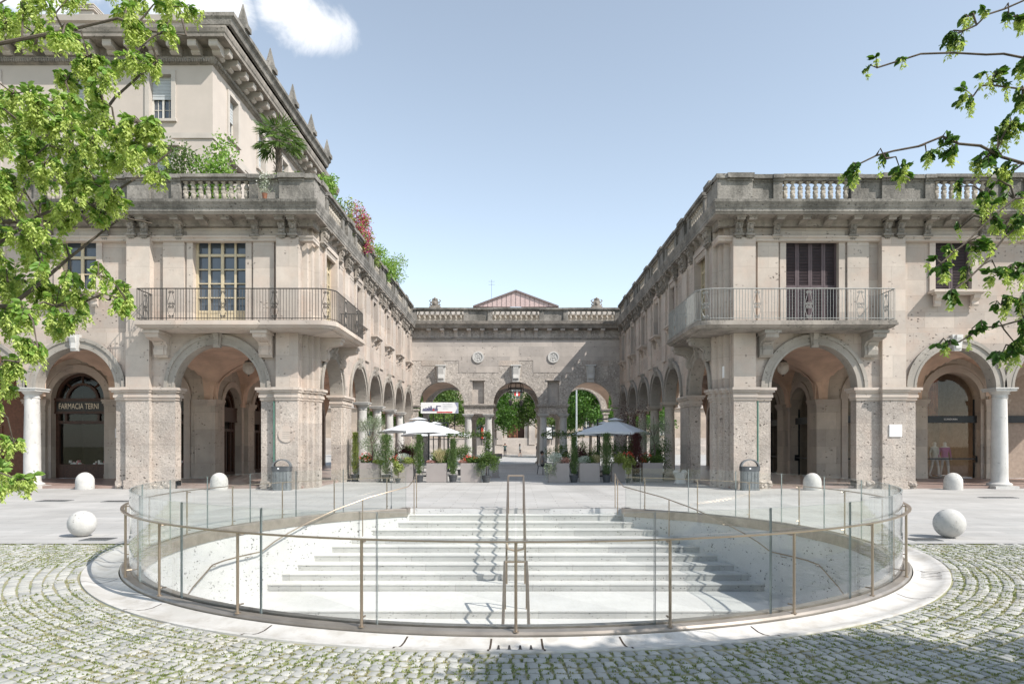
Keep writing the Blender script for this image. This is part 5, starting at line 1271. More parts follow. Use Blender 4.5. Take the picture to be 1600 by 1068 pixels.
pot(-7.35, 31.0, 'slim yellow green conifer in a dark pot, farthest left', 'cypress', 1.85, .16, mat='yelc')
pot(-5.85, 30.6, 'broad bushy conifer in a dark pot under the parasol edge on the left', 'cypress', 1.75, .36)
pot(-4.33, 30.4, 'tall narrow cypress in a dark pot between the silver bush and the dry grass', 'cypress', 1.75, .19)
pot(-2.82, 30.4, 'tall narrow cypress in a dark pot between the dry grass and the red flowers', 'cypress', 1.55, .19)
pot(-1.32, 30.3, 'round leaved bush in a dark pot at the left side of the passage', 'ball', 1.15, .38, group='leafy potted bushes', mat='fol')
pot(2.6, 30.35, 'dark narrow cypress in a pot right of the silver planter', 'cypress', 1.65, .18)
pot(4.06, 30.35, 'dark wide cypress in a pot in the middle of the right row', 'cypress', 1.8, .26)
pot(-5.2, 29.9, 'small yellow green shrub in a low pot in front of the left planters', 'ball', .75, .2, .12, .2, group='leafy potted bushes', mat='yelc')
pot(4.95, 29.9, 'small yellow green shrub in a low pot in front of the right planters', 'ball', .85, .2, .12, .2, group='leafy potted bushes', mat='yelc')
pot(5.5, 30.9, 'dry red brown willow-leaved bush in a pot between the right planters', 'cypress', 1.8, .3, mat='maple')
pot(-3.6, 33.2, 'fan leaved palm in a pot under the left parasol', 'palm', .9, group='leafy potted bushes', mat='fol')
pot(-5.6, 34.5, 'dark red leaved shrub in a pot behind the left planters', 'ball', 1.3, .5, mat='maple', group='leafy potted bushes')
pot(3.2, 34.6, 'dark red leaved shrub in a pot behind the right planters', 'ball', 1.2, .5, mat='maple', group='leafy potted bushes')
pot(4.7, 35.6, 'dark green bush in a pot deep under the right parasol', 'ball', 1.6, .6, mat='leafd', group='leafy potted bushes')
pot(6.9, 32.4, 'dark green bush in a pot by the first right hand column', 'ball', 1.7, .5, mat='leafd', group='leafy potted bushes')
pot(-7.0, 33.4, 'grey green olive bush in a pot by the first left hand column', 'ball', 2.0, .55, mat='olive', group='leafy potted bushes')
pot(5.9, 34.6, 'dark evergreen bush in a pot between the right parasols', 'ball', 1.5, .6, mat='leafd', group='leafy potted bushes')
pot(3.9, 37.4, 'low dark evergreen bush in a pot at the back under the right parasols', 'ball', 1.3, .6, mat='leafd', group='leafy potted bushes')
pot(-5.7, 37.4, 'dark evergreen bush in a pot between the left parasols', 'ball', 1.6, .6, mat='leafd', group='leafy potted bushes')
pot(-3.9, 35.4, 'leafy green bush in a pot behind the dry grass planter', 'ball', 1.2, .5, mat='fol', group='leafy potted bushes')
pot(2.4, 36.6, 'mid green bush in a pot at the back of the right café terrace', 'ball', 1.3, .5, mat='fol', group='leafy potted bushes')
pot(-3.0, 37.0, 'mid green bush in a pot at the back of the left café terrace', 'ball', 1.4, .5, mat='fol', group='leafy potted bushes')
pot(6.2, 36.5, 'tall dark red maple in a pot behind the right parasol', 'ball', 3.6, .8, mat='maple', group='leafy potted bushes')
def parasol(x, y, z, hw_, rz, label, dz=.62):
    t = thing('parasol', label, 'parasol', (x, y, 0), 'grey white café parasols', rz)
    m = MB(); C = [(-hw_, -hw_), (0, -hw_), (hw_, -hw_), (hw_, 0), (hw_, hw_), (0, hw_), (-hw_, hw_), (-hw_, 0)]
    def ringz(f): 
        out = []
        for i, (a, b) in enumerate(C):
            sag = .10*(f**2)*(1 if i % 2 == 0 else .0); out.append((a*f, b*f, z+dz*(1-f)**1.15-sag*.6))
        return out
    Rs = [ringz(f) for f in (.12, .4, .7, 1.0)]
    for A, Bq in zip(Rs, Rs[1:]):
        for i in range(8): m.q([A[i], A[(i+1) % 8], Bq[(i+1) % 8], Bq[i]])
    for i in range(8): a, b = Rs[-1][i], Rs[-1][(i+1) % 8]; m.q([a, b, (b[0], b[1], b[2]-.1), (a[0], a[1], a[2]-.1)])
    m.q(Rs[0]); top = [(a*.24, b*.24, z+dz*.93) for a, b in C]; pk = [(a*.02, b*.02, z+dz*1.12) for a, b in C]
    for i in range(8): m.q([top[i], top[(i+1) % 8], pk[(i+1) % 8], pk[i]])
    m.build('canopy', M['canvas'], t)
    for i in range(0, 8):
        r = MB(); a, b = C[i]; r.tube([(a*.05, b*.05, z+dz*.8), (a*.97, b*.97, Rs[-1][i][2]-.03)], .012, 4); r.build('rib', M['alu'], t)
    m = MB(); m.tube([(hw_*1.05, hw_*1.05, 0), (hw_*1.05, hw_*1.05, z+dz+.1)], .05, 8); m.tube([(hw_*1.05, hw_*1.05, z+dz+.05), (.0, 0, z+dz*1.12)], .035, 6); m.build('mast', M['anth'], t)
    m = MB(); m.box(hw_*1.05-.35, hw_*1.05+.35, hw_*1.05-.35, hw_*1.05+.35, 0, .07); m.build('base', M['anth'], t); return t
parasol(-4.85, 33.6, 2.38, 1.45, radians(38), 'big pale parasol over the left café tables, nearest one', .58)
parasol(-4.75, 39.6, 2.3, 1.5, radians(30), 'pale parasol partly hidden behind the big left parasol')
parasol(4.95, 33.8, 2.32, 1.45, radians(62), 'big grey parasol in the shade over the right café tables', .62)
parasol(5.1, 39.2, 2.3, 1.5, radians(45), 'grey parasol partly hidden behind the big right parasol')
# chairs and tables
def chair(x, y, rz, label):
    t = thing('cafe_chair', label, 'chair', (x, y, 0), 'café chairs', rz)
    m = MB(); m.box(-.2, .2, -.2, .2, .44, .46); m.build('seat', M['anth'], t)
    m = MB(); P = [(-.19, .2, .46), (-.2, .25, .8), (0, .27, .84), (.2, .25, .8), (.19, .2, .46)]; m.tube(P, .013, 5)
    for q in (-.1, 0, .1): m.tube([(q, .2, .46), (q, .26, .82)], .009, 4)
    m.build('backrest', M['anth'], t)
    for (a, b) in ((-1, -1), (1, -1), (-1, 1), (1, 1)): m = MB(); m.tube([(a*.17, b*.17, .44), (a*.22, b*.24, 0)], .012, 5); m.build('leg', M['anth'], t)
    return t
def table(x, y, label):
    t = thing('cafe_table', label, 'table', (x, y, 0), 'café tables'); m = MB(); m.lathe(0, 0, 0, [(.34, .72), (.35, .735), (.34, .75)], 24); m.build('table_top', M['anth'], t)
    m = MB(); m.tube([(0, 0, .02), (0, 0, .72)], .025, 8); m.lathe(0, 0, 0, [(.22, 0), (.2, .02), (.04, .04)], 16); m.build('pedestal_leg', M['anth'], t)
for i, (x, y, l) in enumerate(((1.45, 38.5, 'chair at the edge of the passage with the seated guest'), (2.9, 38.6, 'chair right of the passage beside the back table'), (-1.9, 33.0, 'chair behind the potted bush left of the passage'),
                (-4.6, 35.6, 'chair under the big left parasol'), (-6.0, 36.0, 'chair near the left columns'), (5.6, 35.4, 'chair under the big right parasol'))):
    chair(x, y, [pi*.5, -pi*.5, .3, 1.2, -.8, 2.0][i], 'dark metal café '+l)
table(2.15, 38.6, 'round dark café table right of the passage'); table(-5.3, 35.7, 'round dark café table under the big left parasol'); table(5.0, 36.4, 'round dark café table under the big right parasol'); table(-2.4, 34.0, 'round dark café table behind the red flowered planter')
t = thing('reading_stand', 'dark slanted menu stand at the left side of the passage', 'menu stand', (-1.05, 34.5, 0)); m = MB(); m.box(-.25, .25, -.2, .2, 0, .05); m.box(-.18, .18, -.08, .08, .05, 1.0); m.build('stand', M['taupe'], t)
m = MB(); m.side([(-.25, .98), (-.25, 1.03), (.25, 1.22), (.25, 1.15)], -.35, .35); m.build('desk', M['maple'] if False else M['wood'], t)
m = MB(); m.lathe(0, 0, 0, [(.22, 0), (.26, .05), (.2, .22), (.27, .42), (.30, .5)], 20)
for q in (-1, 1): m.ball((q*.17, 0, .50), .15, .16, .12, 12, 8)
o = m.build('stool', M['keyst'], smooth=True); o.location = (7.0, 28.9, 0); tag(o, 'white saddle shaped stool in front of the right corner pier', 'stool')
# way sign over the left arch: panorama picture, red strip, grey arrow notch
t = thing('banner_sign', 'long white hanging sign with a town skyline picture, red strip and arrow end', 'sign', (-5.62, FARY-1.0, 3.95))
m = MB(); m.box(-1.38, 1.38, -.04, .04, 0, .80); m.build('panel', M['paper'], t)
m = MB(); m.plate([(1.38, 0), (1.38, .8), (1.12, .8), (1.32, .4), (1.12, 0)], .041, .05, lambda u, v, z: (u, -v, z)); m.build('arrow', simple('blue_grey_print', (.30, .32, .42), .5), t)
m = MB(); 
for i in range(24): a = -1.25+i*.047; hh = .14+.12*abs(sin(i*1.9))*(1 if i > 3 else .5); m.box(a, a+.05, -.048, -.041, .16, .16+hh)
for (a, hh) in ((-.78, .52), (-.62, .58), (-.2, .6)): m.plate([(a-.05, .3), (a+.05, .3), (a+.05, hh-.08), (a, hh), (a-.05, hh-.08)], .041, .05, lambda u, v, z: (u, -v, z))
m.box(-.2, .1, -.05, -.043, .5, .56); m.build('skyline', simple('slate_print', (.12, .12, .2), .5), t)
m = MB(); m.box(-.2, .95, -.048, -.041, .03, .12); m.box(-.5, -.38, -.052, -.049, .18, .3); m.build('strip', M['red'], t)
m = MB()
for z in (.66, .55, .44, .33): m.box(.25, .95 if z > .4 else .6, -.048, -.041, z, z+.025)
m.build('text_lines', M['alu'], t)
m = MB(); [m.tube([(q, 0, .8), (q, 0, 1.9)], .008, 4) for q in (-1.2, 1.2)]; m.build('cable', M['iron'], t)
# leafy garlands on frames beside the passage
for s, lab in ((-1, 'green creeper garland on a thin frame left of the passage'), (1, 'dark green creeper garland on a thin frame right of the passage')):
    t = thing('garland', lab, 'garland', (s*2.6, 37.5, 0)); m = MB(); m.tube([(-1.1, 0, 0), (-1.1, 0, 2.3), (1.1, 0, 2.3), (1.1, 0, 0)], .02, 5); m.build('frame', M['anth'], t)
    P = np.column_stack([rng.uniform(-1.2, 1.2, 900), rng.normal(0, .1, 900), 2.25+rng.normal(0, .1, 900)]); x_ = -s*-1*1.1 if False else (1.05 if s < 0 else -1.05); Q = np.column_stack([rng.normal(x_, .12, 600), rng.normal(0, .12, 600), rng.uniform(1.2, 2.3, 600)])
    A = np.vstack([P, Q]) if s < 0 else P; leaf_cloud('foliage', A, unit(len(A))+np.array([0, 0, -.5]), .09, M['fol'], t, width=.55)
# ================================================================ lamp post and far square
t = thing('lamp_post', 'slim grey lamp post seen through the right arch', 'lamp post', (5.9, 66, 0)); m = MB(); m.lathe(0, 0, 0, [(.14, 0), (.14, .8), (.09, .85), (.06, 9.5)], 12); m.build('pole', M['alu'], t, True)
m = MB(); m.box(-.15, .9, -.1, .1, 9.5, 9.62); m.build('head', M['anth'], t)
# scaffold-like glazed kiosk frame behind the left arch
t = thing('iron_gate', 'open dark iron grille screen behind the left arch', 'grille', (-6.4, 60.5, 0)); m = MB()
for i in range(5): m.box(-1.9+i*.95-.04, -1.9+i*.95+.04, -.04, .04, 0, 4.6)
for z in (.9, 2.1, 3.3, 4.5): m.box(-1.9, 1.9, -.03, .03, z-.03, z+.03)
m.build('grille', M['iron'], t)
def tree(x, y, h, rc, label, seed, mat='leaf', n=15000, base=3.6):
    random.seed(seed); t = thing('plane_tree', label, 'tree', (x, y, 0), 'leafy trees on the far square')
    m = MB(); m.tube([(0, 0, 0), (.05, 0, base*.6), (0, .05, base), (.1, 0, h*.75)], [.22, .18, .16, .05], 8); C = []
    for i in range(16):
        a = i*2.4; z0 = base*.8+(h*.7-base*.8)*i/16; L = rc*random.uniform(.6, 1.0)*(1-.4*i/16); e = (L*cos(a), L*sin(a), z0+L*.45); m.tube([(0, 0, z0), (e[0]*.5, e[1]*.5, z0+L*.3), e], [.07, .05, .02], 5)
        C += [e, (e[0]*.6, e[1]*.6, e[2]+.3), (e[0]*.85+random.gauss(0, .5), e[1]*.85+random.gauss(0, .5), e[2]-.4)]
    m.build('trunk', M['bark'], t)
    P = np.vstack([blob_pts(c, (rc*.33, rc*.33, rc*.24), n//len(C), .1) for c in C]); leaf_cloud('crown', P, unit(len(P))+np.array([0, 0, -.2]), .26, M[mat], t, width=.75, shape=4)
for i, (x, y, l) in enumerate(((-9.5, 84, 'leafy tree behind the iron screen seen through the left arch'), (-3.6, 90, 'leafy tree left of the palace door'), (3.6, 92, 'leafy tree right of the palace door'), (9.0, 82, 'leafy tree behind the lamp post seen through the right arch'), (-15.5, 88, 'leafy tree beyond the left arcade'), (15.5, 87, 'leafy tree beyond the right arcade'))):
    tree(x, y, 11.5, 4.6, l, 20+i, ('fol', 'leafd')[i % 2])
random.seed(99)
# ================================================================ people
def figure(name, label, cat, loc, rz, J, rad, mat, group=None, parts=None):
    t = thing(name, label, cat, loc, group, rz)
    me = bpy.data.meshes.new('body'); names = list(J); 
    E = [('pelvis', 'chest'), ('chest', 'neck'), ('neck', 'head'), ('head', 'crown'), ('chest', 'shl'), ('shl', 'ell'), ('ell', 'wrl'), ('wrl', 'hal'), ('chest', 'shr'), ('shr', 'elr'), ('elr', 'wrr'), ('wrr', 'har'),
         ('pelvis', 'hil'), ('hil', 'knl'), ('knl', 'anl'), ('anl', 'tol'), ('pelvis', 'hir'), ('hir', 'knr'), ('knr', 'anr'), ('anr', 'tor')]
    me.from_pydata([J[n] for n in names], [(names.index(a), names.index(b)) for a, b in E], [])
    o = bpy.data.objects.new('body', me); COL.objects.link(o); o.parent = t
    sk = o.modifiers.new('skin', 'SKIN'); 
    for v, n in zip(me.skin_vertices[0].data, names): v.radius = (rad[n], rad[n]); v.use_root = n == 'pelvis'
    su = o.modifiers.new('sub', 'SUBSURF'); su.levels = 2; su.render_levels = 2
    dg = bpy.context.evaluated_depsgraph_get(); nm = bpy.data.meshes.new_from_object(o.evaluated_get(dg)); o.modifiers.clear(); o.data = nm; bpy.data.meshes.remove(me); nm.name = 'body'
    nm.materials.clear(); mats = mat; [nm.materials.append(q[1]) for q in mats]
    for p in nm.polygons:
        p.use_smooth = True; z = p.center.z
        for k, (zt, _) in enumerate(mats):
            if z <= zt: p.material_index = k; break
        if abs(p.center.x) > .27 and cat == 'person': p.material_index = len(mats)-1
    return t
def joints(h=1.72, arms='down', step=.1, sit=False):
    k = h/1.72; J = dict(pelvis=(0, 0, .92), chest=(0, 0, 1.28), neck=(0, 0, 1.46), head=(0, -.01, 1.58), crown=(0, 0, 1.68), shl=(.18, 0, 1.38), shr=(-.18, 0, 1.38), ell=(.25, .02, 1.12), elr=(-.25, .02, 1.12), wrl=(.26, -.06, .88), wrr=(-.26, -.06, .88), hal=(.26, -.08, .78), har=(-.26, -.08, .78),
             hil=(.10, 0, .86), hir=(-.10, 0, .86), knl=(.11, -step, .48), knr=(-.11, step*.4, .48), anl=(.11, -step*1.2, .08), anr=(-.11, step*1.6, .09), tol=(.12, -step*1.2-.16, .04), tor=(-.12, step*1.6-.15, .04))
    if arms == 'photo': J.update(ell=(.30, -.12, 1.30), elr=(-.30, -.12, 1.30), wrl=(.12, -.26, 1.50), wrr=(-.12, -.26, 1.50), hal=(.05, -.25, 1.57), har=(-.05, -.25, 1.57))
    if sit: J.update({n: (J[n][0], J[n][1], J[n][2]-.40) for n in ('pelvis', 'chest', 'neck', 'head', 'crown', 'shl', 'shr', 'ell', 'elr')}); J.update(hil=(.1, -.02, .5), hir=(-.1, -.02, .5), knl=(.12, -.42, .5), knr=(-.12, -.42, .5), anl=(.12, -.40, .09), anr=(-.12, -.40, .09), tol=(.12, -.55, .04), tor=(-.12, -.55, .04), wrl=(.18, -.25, .66), wrr=(-.18, -.25, .66), hal=(.12, -.34, .62), har=(-.12, -.34, .62))
    return {n: tuple(c*k for c in p) for n, p in J.items()}
RAD = dict(pelvis=.15, chest=.15, neck=.055, head=.095, crown=.075, shl=.07, shr=.07, ell=.042, elr=.042, wrl=.03, wrr=.03, hal=.035, har=.035, hil=.095, hir=.095, knl=.06, knr=.06, anl=.042, anr=.042, tol=.038, tor=.038)
def cloth(n, c): return simple(n, c, .85, var=.08)
def head_bits(t, J, hair=True, long=False):
    c = Vector(J['head']); m = MB(); m.ball(c+Vector((0, .03, .05)), .105, .11, .11, 12, 8)
    if long: m.ball(c+Vector((0, .08, -.08)), .09, .05, .16, 10, 6)
    m.build('hair', M['hair'], t, True)
    m = MB(); m.ball(c+Vector((0, -.10, 0)), .014, .022, .022, 6, 4); [m.ball(c+Vector((q*.098, 0, .0)), .012, .025, .03, 6, 4) for q in (-1, 1)]; m.build('nose_and_ears', M['skin'], t, True)
skin = M['skin']
Jp = joints(1.76, 'photo'); t = figure('person', 'person in dark green and black clothes taking a photograph in the middle of the passage', 'person', (-1.4, 88, 0), pi, Jp, RAD, [(.1, M['hair']), (.95, cloth('black_trousers', (.02, .02, .025))), (1.46, cloth('dark_green_shirt', (.05, .08, .075))), (3, skin)]); head_bits(t, Jp)
Jp = joints(1.66, 'down', .16); t = figure('person', 'person in a white top and patterned shorts walking past the palace steps', 'person', (.55, 90, 0), pi*.6, Jp, RAD, [(.5, skin), (.9, cloth('dark_patterned_shorts', (.08, .07, .08))), (1.42, cloth('white_top', (.6, .58, .55))), (3, skin)]); head_bits(t, Jp, long=True)
Jp = joints(1.78, 'down', .06); t = figure('person', 'person in black half hidden by the column right of the passage', 'person', (2.62, 84, 0), -pi*.5, Jp, RAD, [(.1, M['hair']), (1.46, cloth('black_coat', (.02, .02, .02))), (3, skin)]); head_bits(t, Jp)
Jp = joints(1.70, 'down', 0, True); t = figure('person', 'person in a grey top seated at the café table right of the passage', 'person', (1.5, 38.5, 0), pi*.5, Jp, RAD, [(.1, M['hair']), (.56, cloth('dark_trousers', (.03, .03, .035))), (1.06, cloth('grey_top', (.28, .25, .23))), (3, skin)]); head_bits(t, Jp)
Jp = joints(1.72, 'down', 0, True); t = figure('person', 'person in black seated behind the silver leaved planter', 'person', (2.85, 38.6, 0), -pi*.5, Jp, RAD, [(1.06, cloth('black_top', (.02, .02, .022))), (3, skin)]); head_bits(t, Jp)
wm = simple('white_mannequin', (.62, .60, .57), .4, var=.02)
for (x, a, top, lab) in ((-.32, .2, (.55, .53, .5), 'white shop mannequin in pale clothes with a pink bag, left one'), (.18, -.2, (.5, .2, .38), 'white shop mannequin in a pink jacket, right one')):
    Jp = joints(1.74, 'down', .12); t = figure('mannequin', lab, 'mannequin', (20.65+x, 32.95, .12), a, Jp, RAD, [(.55, wm), (.95, cloth('pale_skirt', (.5, .46, .48))), (1.42, cloth('mannequin_top', top)), (3, wm)], group='mannequins in the shop window')
    m = MB(); m.ball(Vector(Jp['head'])+Vector((0, -.1, 0)), .012, .02, .02, 6, 4); m.box(-.2, .2, -.2, .2, -.0, .015); m.build('stand', wm, t)
# ================================================================ plants on the left terrace
def shrub(x, y, z, rx, rz_, mats, n, label, name='shrub', size=.1):
    t = thing(name, label, 'shrub', (x, y, z)); m = MB(); C = []
    for i in range(9): a = i*2.4; e = (rx*.8*cos(a)*random.uniform(.2, 1), rx*.8*sin(a)*random.uniform(.2, 1), rz_*random.uniform(.8, 1.9)); m.tube([(0, 0, 0), (e[0]*.4, e[1]*.4, e[2]*.5), e], [.03, .02, .008], 5); C.append(e); C.append((e[0]*.7+random.gauss(0, .1), e[1]*.7, e[2]*.6))
    m.build('stem', M['bark'], t)
    for k, (mt, fr_) in enumerate(mats):
        P = np.vstack([blob_pts(c, (rx*.42, rx*.42, rz_*.4), int(n*fr_)//len(C), .1) for c in C]); leaf_cloud('foliage' if k == 0 else 'flowers', P, unit(len(P))+np.array([0, 0, .3]), size*(1 if k == 0 else .6), M[mt], t, width=.55)
    return t
shrub(-14.4, 28.3, 10.8, 1.25, 1.55, [('fol', 1)], 4200, 'dense dark green bush behind the left terrace balustrade', size=.12)
shrub(-12.5, 28.2, 11.0, .95, 1.85, [('leaf', 1), ('whitef', .05)], 2200, 'airy light green oleander standing left of the terrace palm', size=.15)
shrub(-16.9, 28.6, 10.8, 1.2, 1.4, [('fol', 1), ('pinkf', .05)], 3000, 'leafy terrace bush half hidden by the hornbeam', size=.12)
shrub(-8.5, 30.0, 11.0, .7, 1.25, [('leaf', 1)], 3000, 'bright green creeper bush on the terrace edge, nearest to the corner', size=.13)
shrub(-8.2, 32.0, 11.0, .6, 1.15, [('yelc', 1), ('redf', .06)], 2200, 'yellowish bush spilling over the terrace balustrade', size=.11)
shrub(-8.0, 34.4, 11.0, 1.0, 1.25, [('yelc', .6), ('pinkf', 1.3)], 3200, 'magenta bougainvillea leaning out from the left terrace', 'bougainvillea', .12)
shrub(-8.0, 40.0, 11.0, .9, 1.15, [('leaf', 1)], 2200, 'light green bush on the terrace edge beyond the bougainvillea', size=.13)
shrub(-8.0, 43.4, 11.0, 1.1, 1.4, [('leaf', .6), ('yelc', .6)], 2600, 'farthest yellow green bush on the left terrace edge', size=.13)
shrub(-8.1, 36.8, 11.0, .8, .85, [('yelc', .5), ('leaf', .6)], 1800, 'low trailing greenery on the parapet just beyond the bougainvillea', size=.12)
shrub(-8.3, 31.0, 11.0, .55, .95, [('fol', .6), ('yelc', .6)], 1500, 'mixed green trailing plant between the two nearest terrace edge bushes', size=.11)
t = thing('potted_plant', 'small wispy white flowering plant in a terracotta pot before the corner pedestal', 'potted plant', (-9.35, 25.25, 10.83)); m = MB(); m.lathe(0, 0, 0, [(.07, 0), (.1, .18), (.11, .2)], 12); m.build('pot', M['doorwood'], t)
P = np.column_stack([rng.normal(0, .12, 400), rng.normal(0, .08, 400), rng.uniform(.2, .95, 400)]); leaf_cloud('foliage', P, unit(400)+np.array([0, 0, 1.]), .08, M['olive'], t, width=.2, shape=4); leaf_cloud('flowers', P[:160]+[0, 0, .08], unit(160), .035, M['whitef'], t, width=.9, shape=4)
# fan palm
t = thing('fan_palm', 'fan palm with a shaggy trunk standing on the left terrace corner', 'palm', (-9.95, 28.4, 10.8)); m = MB(); m.tube([(0, 0, 0), (.05, 0, 1.8), (0, 0, 3.6)], [.13, .14, .12], 10)
for i in range(170): a = random.uniform(0, 6.28); z = random.uniform(.1, 3.5); m.tube([(.12*cos(a), .12*sin(a), z), (.2*cos(a), .2*sin(a), z+.12)], .012, 3)
m.build('trunk', M['bark'], t); P = []; D = []; Sz = []; st = MB()
def fan(c, d, L, tilt):
    d = Vector(d).normalized(); s_ = d.cross(Vector((0, 0, 1))).normalized(); 
    for k in range(17):
        a = -1.9+3.8*k/16; v = d*cos(a)+s_*sin(a); v = v+Vector((0, 0, tilt*abs(sin(a))*.3-.15)); P.append(tuple(c)); D.append(tuple(v)); Sz.append(L*(1-.25*abs(a)/1.9))
for i in range(34):
    a = i*2.39; e = random.uniform(-.55, 1.15); L = random.uniform(.5, .8); c = Vector((cos(a)*cos(e)*L, sin(a)*cos(e)*L, 3.6+sin(e)*L)); st.tube([(0, 0, 3.6), tuple(c)], .012, 4); fan(c, (cos(a)*cos(e), sin(a)*cos(e), sin(e)-.25), .6, -.5)
for i in range(9): a = i*1.1; c = Vector((.5*cos(a)+.45, .45*sin(a), 1.5+.12*i)); st.tube([(.05, 0, .6), tuple(c)], .012, 4); fan(c, (cos(a), sin(a), .1), .5, -.4)
st.build('stalk', M['fol'], t); leaf_cloud('fronds', np.array(P), np.array(D), .6, M['fol'], t, width=.11, sizes=np.array(Sz), shape=4)
# ================================================================ foreground hornbeams
def hornbeam(name, label, trunk, blobs, canopy, dens, bract_f, branches, seed, leafm='leaf'):
    random.seed(seed)
    t = thing(name, label, 'tree', (trunk[0], trunk[1], 0), 'hornbeams framing the square', world=True)
    T = Vector((trunk[0], trunk[1], 0)); m = MB()
    m.tube([T, T+Vector((.05, 0, 1.5)), T+Vector((0, .05, 3.2)), T+Vector((.1, 0, 5.5)), T+Vector((0, 0, 8.0))], [.2, .17, .15, .11, .05], 12)
    m.build('trunk', M['bark'], t, smooth=True)
    nodes = []
    def limb(pts, r0, r1):
        pts = [Vector(p) for p in pts]; P = [pts[0]]
        for a, b in zip(pts, pts[1:]):
            n = max(2, int((b-a).length/.22))
            for i in range(1, n+1): P.append(a.lerp(b, i/n)+Vector((random.gauss(0, .012), random.gauss(0, .012), random.gauss(0, .012))))
        l_ = MB(); l_.tube(P, [r0+(r1-r0)*i/(len(P)-1) for i in range(len(P))], 6); l_.build('branch', M['bark'], t, smooth=True); nodes.extend(P[len(P)//4:])
    for br in branches: limb([(T.x, T.y, br[0])]+[at(*p) for p in br[1]], br[2], .006)
    for c, r in canopy:
        c = Vector(c); limb([(T.x, T.y, min(5.0, c.z-1)), (T+Vector((c.x-T.x, c.y-T.y, 0))*.5)+Vector((0, 0, c.z-.3)), c], .05, .01)
    tw = MB(); LP = []; LD = []; LS = []; BP = []; BD = []; BS = []
    def spray(c, r, n, size=.075):
        c = Vector(c)
        best = min(nodes, key=lambda q: (q-c).length) if nodes else c
        if (best-c).length > r*1.2:
            k_ = max(2, int((best-c).length/.15)); path = [best.lerp(c, i/k_)+Vector((random.gauss(0, .015), random.gauss(0, .015), random.gauss(0, .015)+.06*sin(pi*i/k_))) for i in range(k_+1)]; path[0] = best
            tw.tube(path, [.009-.005*i/k_ for i in range(k_+1)], 4); nodes.extend(path[1:]); best = path[-1]
        for _ in range(max(1, int(n/14))):
            e = c+Vector(tuple(unit(1)[0]))*r*random.uniform(.2, 1.0); mid = best.lerp(e, .55)+Vector((0, 0, random.uniform(0, .06)))
            tw.tube([best, mid, e], [.006, .004, .002], 3)
            d = (e-mid).normalized(); L = (e-mid).length; sd_ = d.cross(Vector((0, 0, 1))).normalized()
            for k in range(12):
                f = k/11; p = mid.lerp(e, f); side_ = sd_*(1 if k % 2 else -1)
                LP.append(p); LD.append(side_*.9+d*.7+Vector((0, 0, random.uniform(-.5, .15)))); LS.append(size*random.uniform(.7, 1.2))
            for _b in range(3 if bract_f > .9 else 2):
              if random.random() < bract_f:
                q = mid.lerp(e, random.uniform(.3, 1))+Vector((random.gauss(0, .02), random.gauss(0, .02), -.01)); hl = random.uniform(.04, .12)
                for k in range(26):
                    f = random.random(); a = random.uniform(0, 6.28); BP.append(q+Vector((random.gauss(0, .008), random.gauss(0, .008), -f*hl))); BD.append(Vector((cos(a), sin(a), -1.0+f*.0))); BS.append(random.uniform(.022, .038))
    todo = [(at(px, py, d), rpx*d/FPX, n*dens) for (px, py, d, rpx, n) in blobs]
    todo.sort(key=lambda q: min((q[0]-k).length for k in nodes))
    for c, r, n in todo: spray(c, r, n, .057)
    tw.build('twig', M['bark'], t)
    A = lambda L: np.array([tuple(v) for v in L])
    leaf_cloud('leaves', A(LP), A(LD), .075, M[leafm], t, width=.54, sizes=np.array(LS))
    if BP: leaf_cloud('seed_clusters', A(BP), A(BD), .05, M['bract'], t, width=.42, sizes=np.array(BS), shape=4)
    # the rest of the crown, above and beside the view, that shades the setts
    CP = []
    for c, r in canopy: CP.append(blob_pts(c, r, int(260*r[0]*r[1]*max(r[2], .6)*9), .1))
    if CP: CP = np.vstack(CP); leaf_cloud('crown', CP, unit(len(CP))+np.array([0, 0, -.4]), .12, M[leafm], t, width=.65)
    return t
# left tree: blobs as (px, py, depth, radius px, amount)
random.seed(5)
env = [(0, 300), (40, 295), (70, 240), (100, 262), (150, 250), (200, 262), (240, 285), (270, 262), (300, 195), (330, 215), (350, 245), (372, 150), (400, 135), (430, 190), (470, 212), (500, 205), (512, 105), (540, 60), (575, 105), (600, 30), (640, 12), (690, 32), (740, 65), (780, 38)]
def envx(y):
    for (a, xa), (b, xb) in zip(env, env[1:]):
        if a <= y <= b: return xa+(xb-xa)*(y-a)/(b-a)
    return 0
LBL = []; y = -10
holes = [(60, 105, 45), (10, 95, 22), (200, 140, 30), (235, 75, 18), (118, 400, 26), (330, 20, 20), (40, 345, 18), (150, 20, 30), (215, 330, 22)]
while y < 790:
    xr = envx(max(y, 0)); x = -60
    while x < xr:
        px, py = x+random.uniform(-14, 14), y+random.uniform(-12, 12)
        rad = 26 if y < 500 else 20
        edge = xr-px
        if px < xr-8 and not any((px-hx)**2+(py-hy)**2 < hr**2 for hx, hy, hr in holes) and not (60 < py < 100 and px < 40 and random.random() < .6):
            pr_ = .92 if 100 < py < 350 else (.75 if py < 500 else .8)
            if edge < 50: pr_ *= .8
            if random.random() < pr_: LBL.append((px, py, random.uniform(4.5, 5.7), rad, random.uniform(24, 36)))
        x += 31
    y += 27
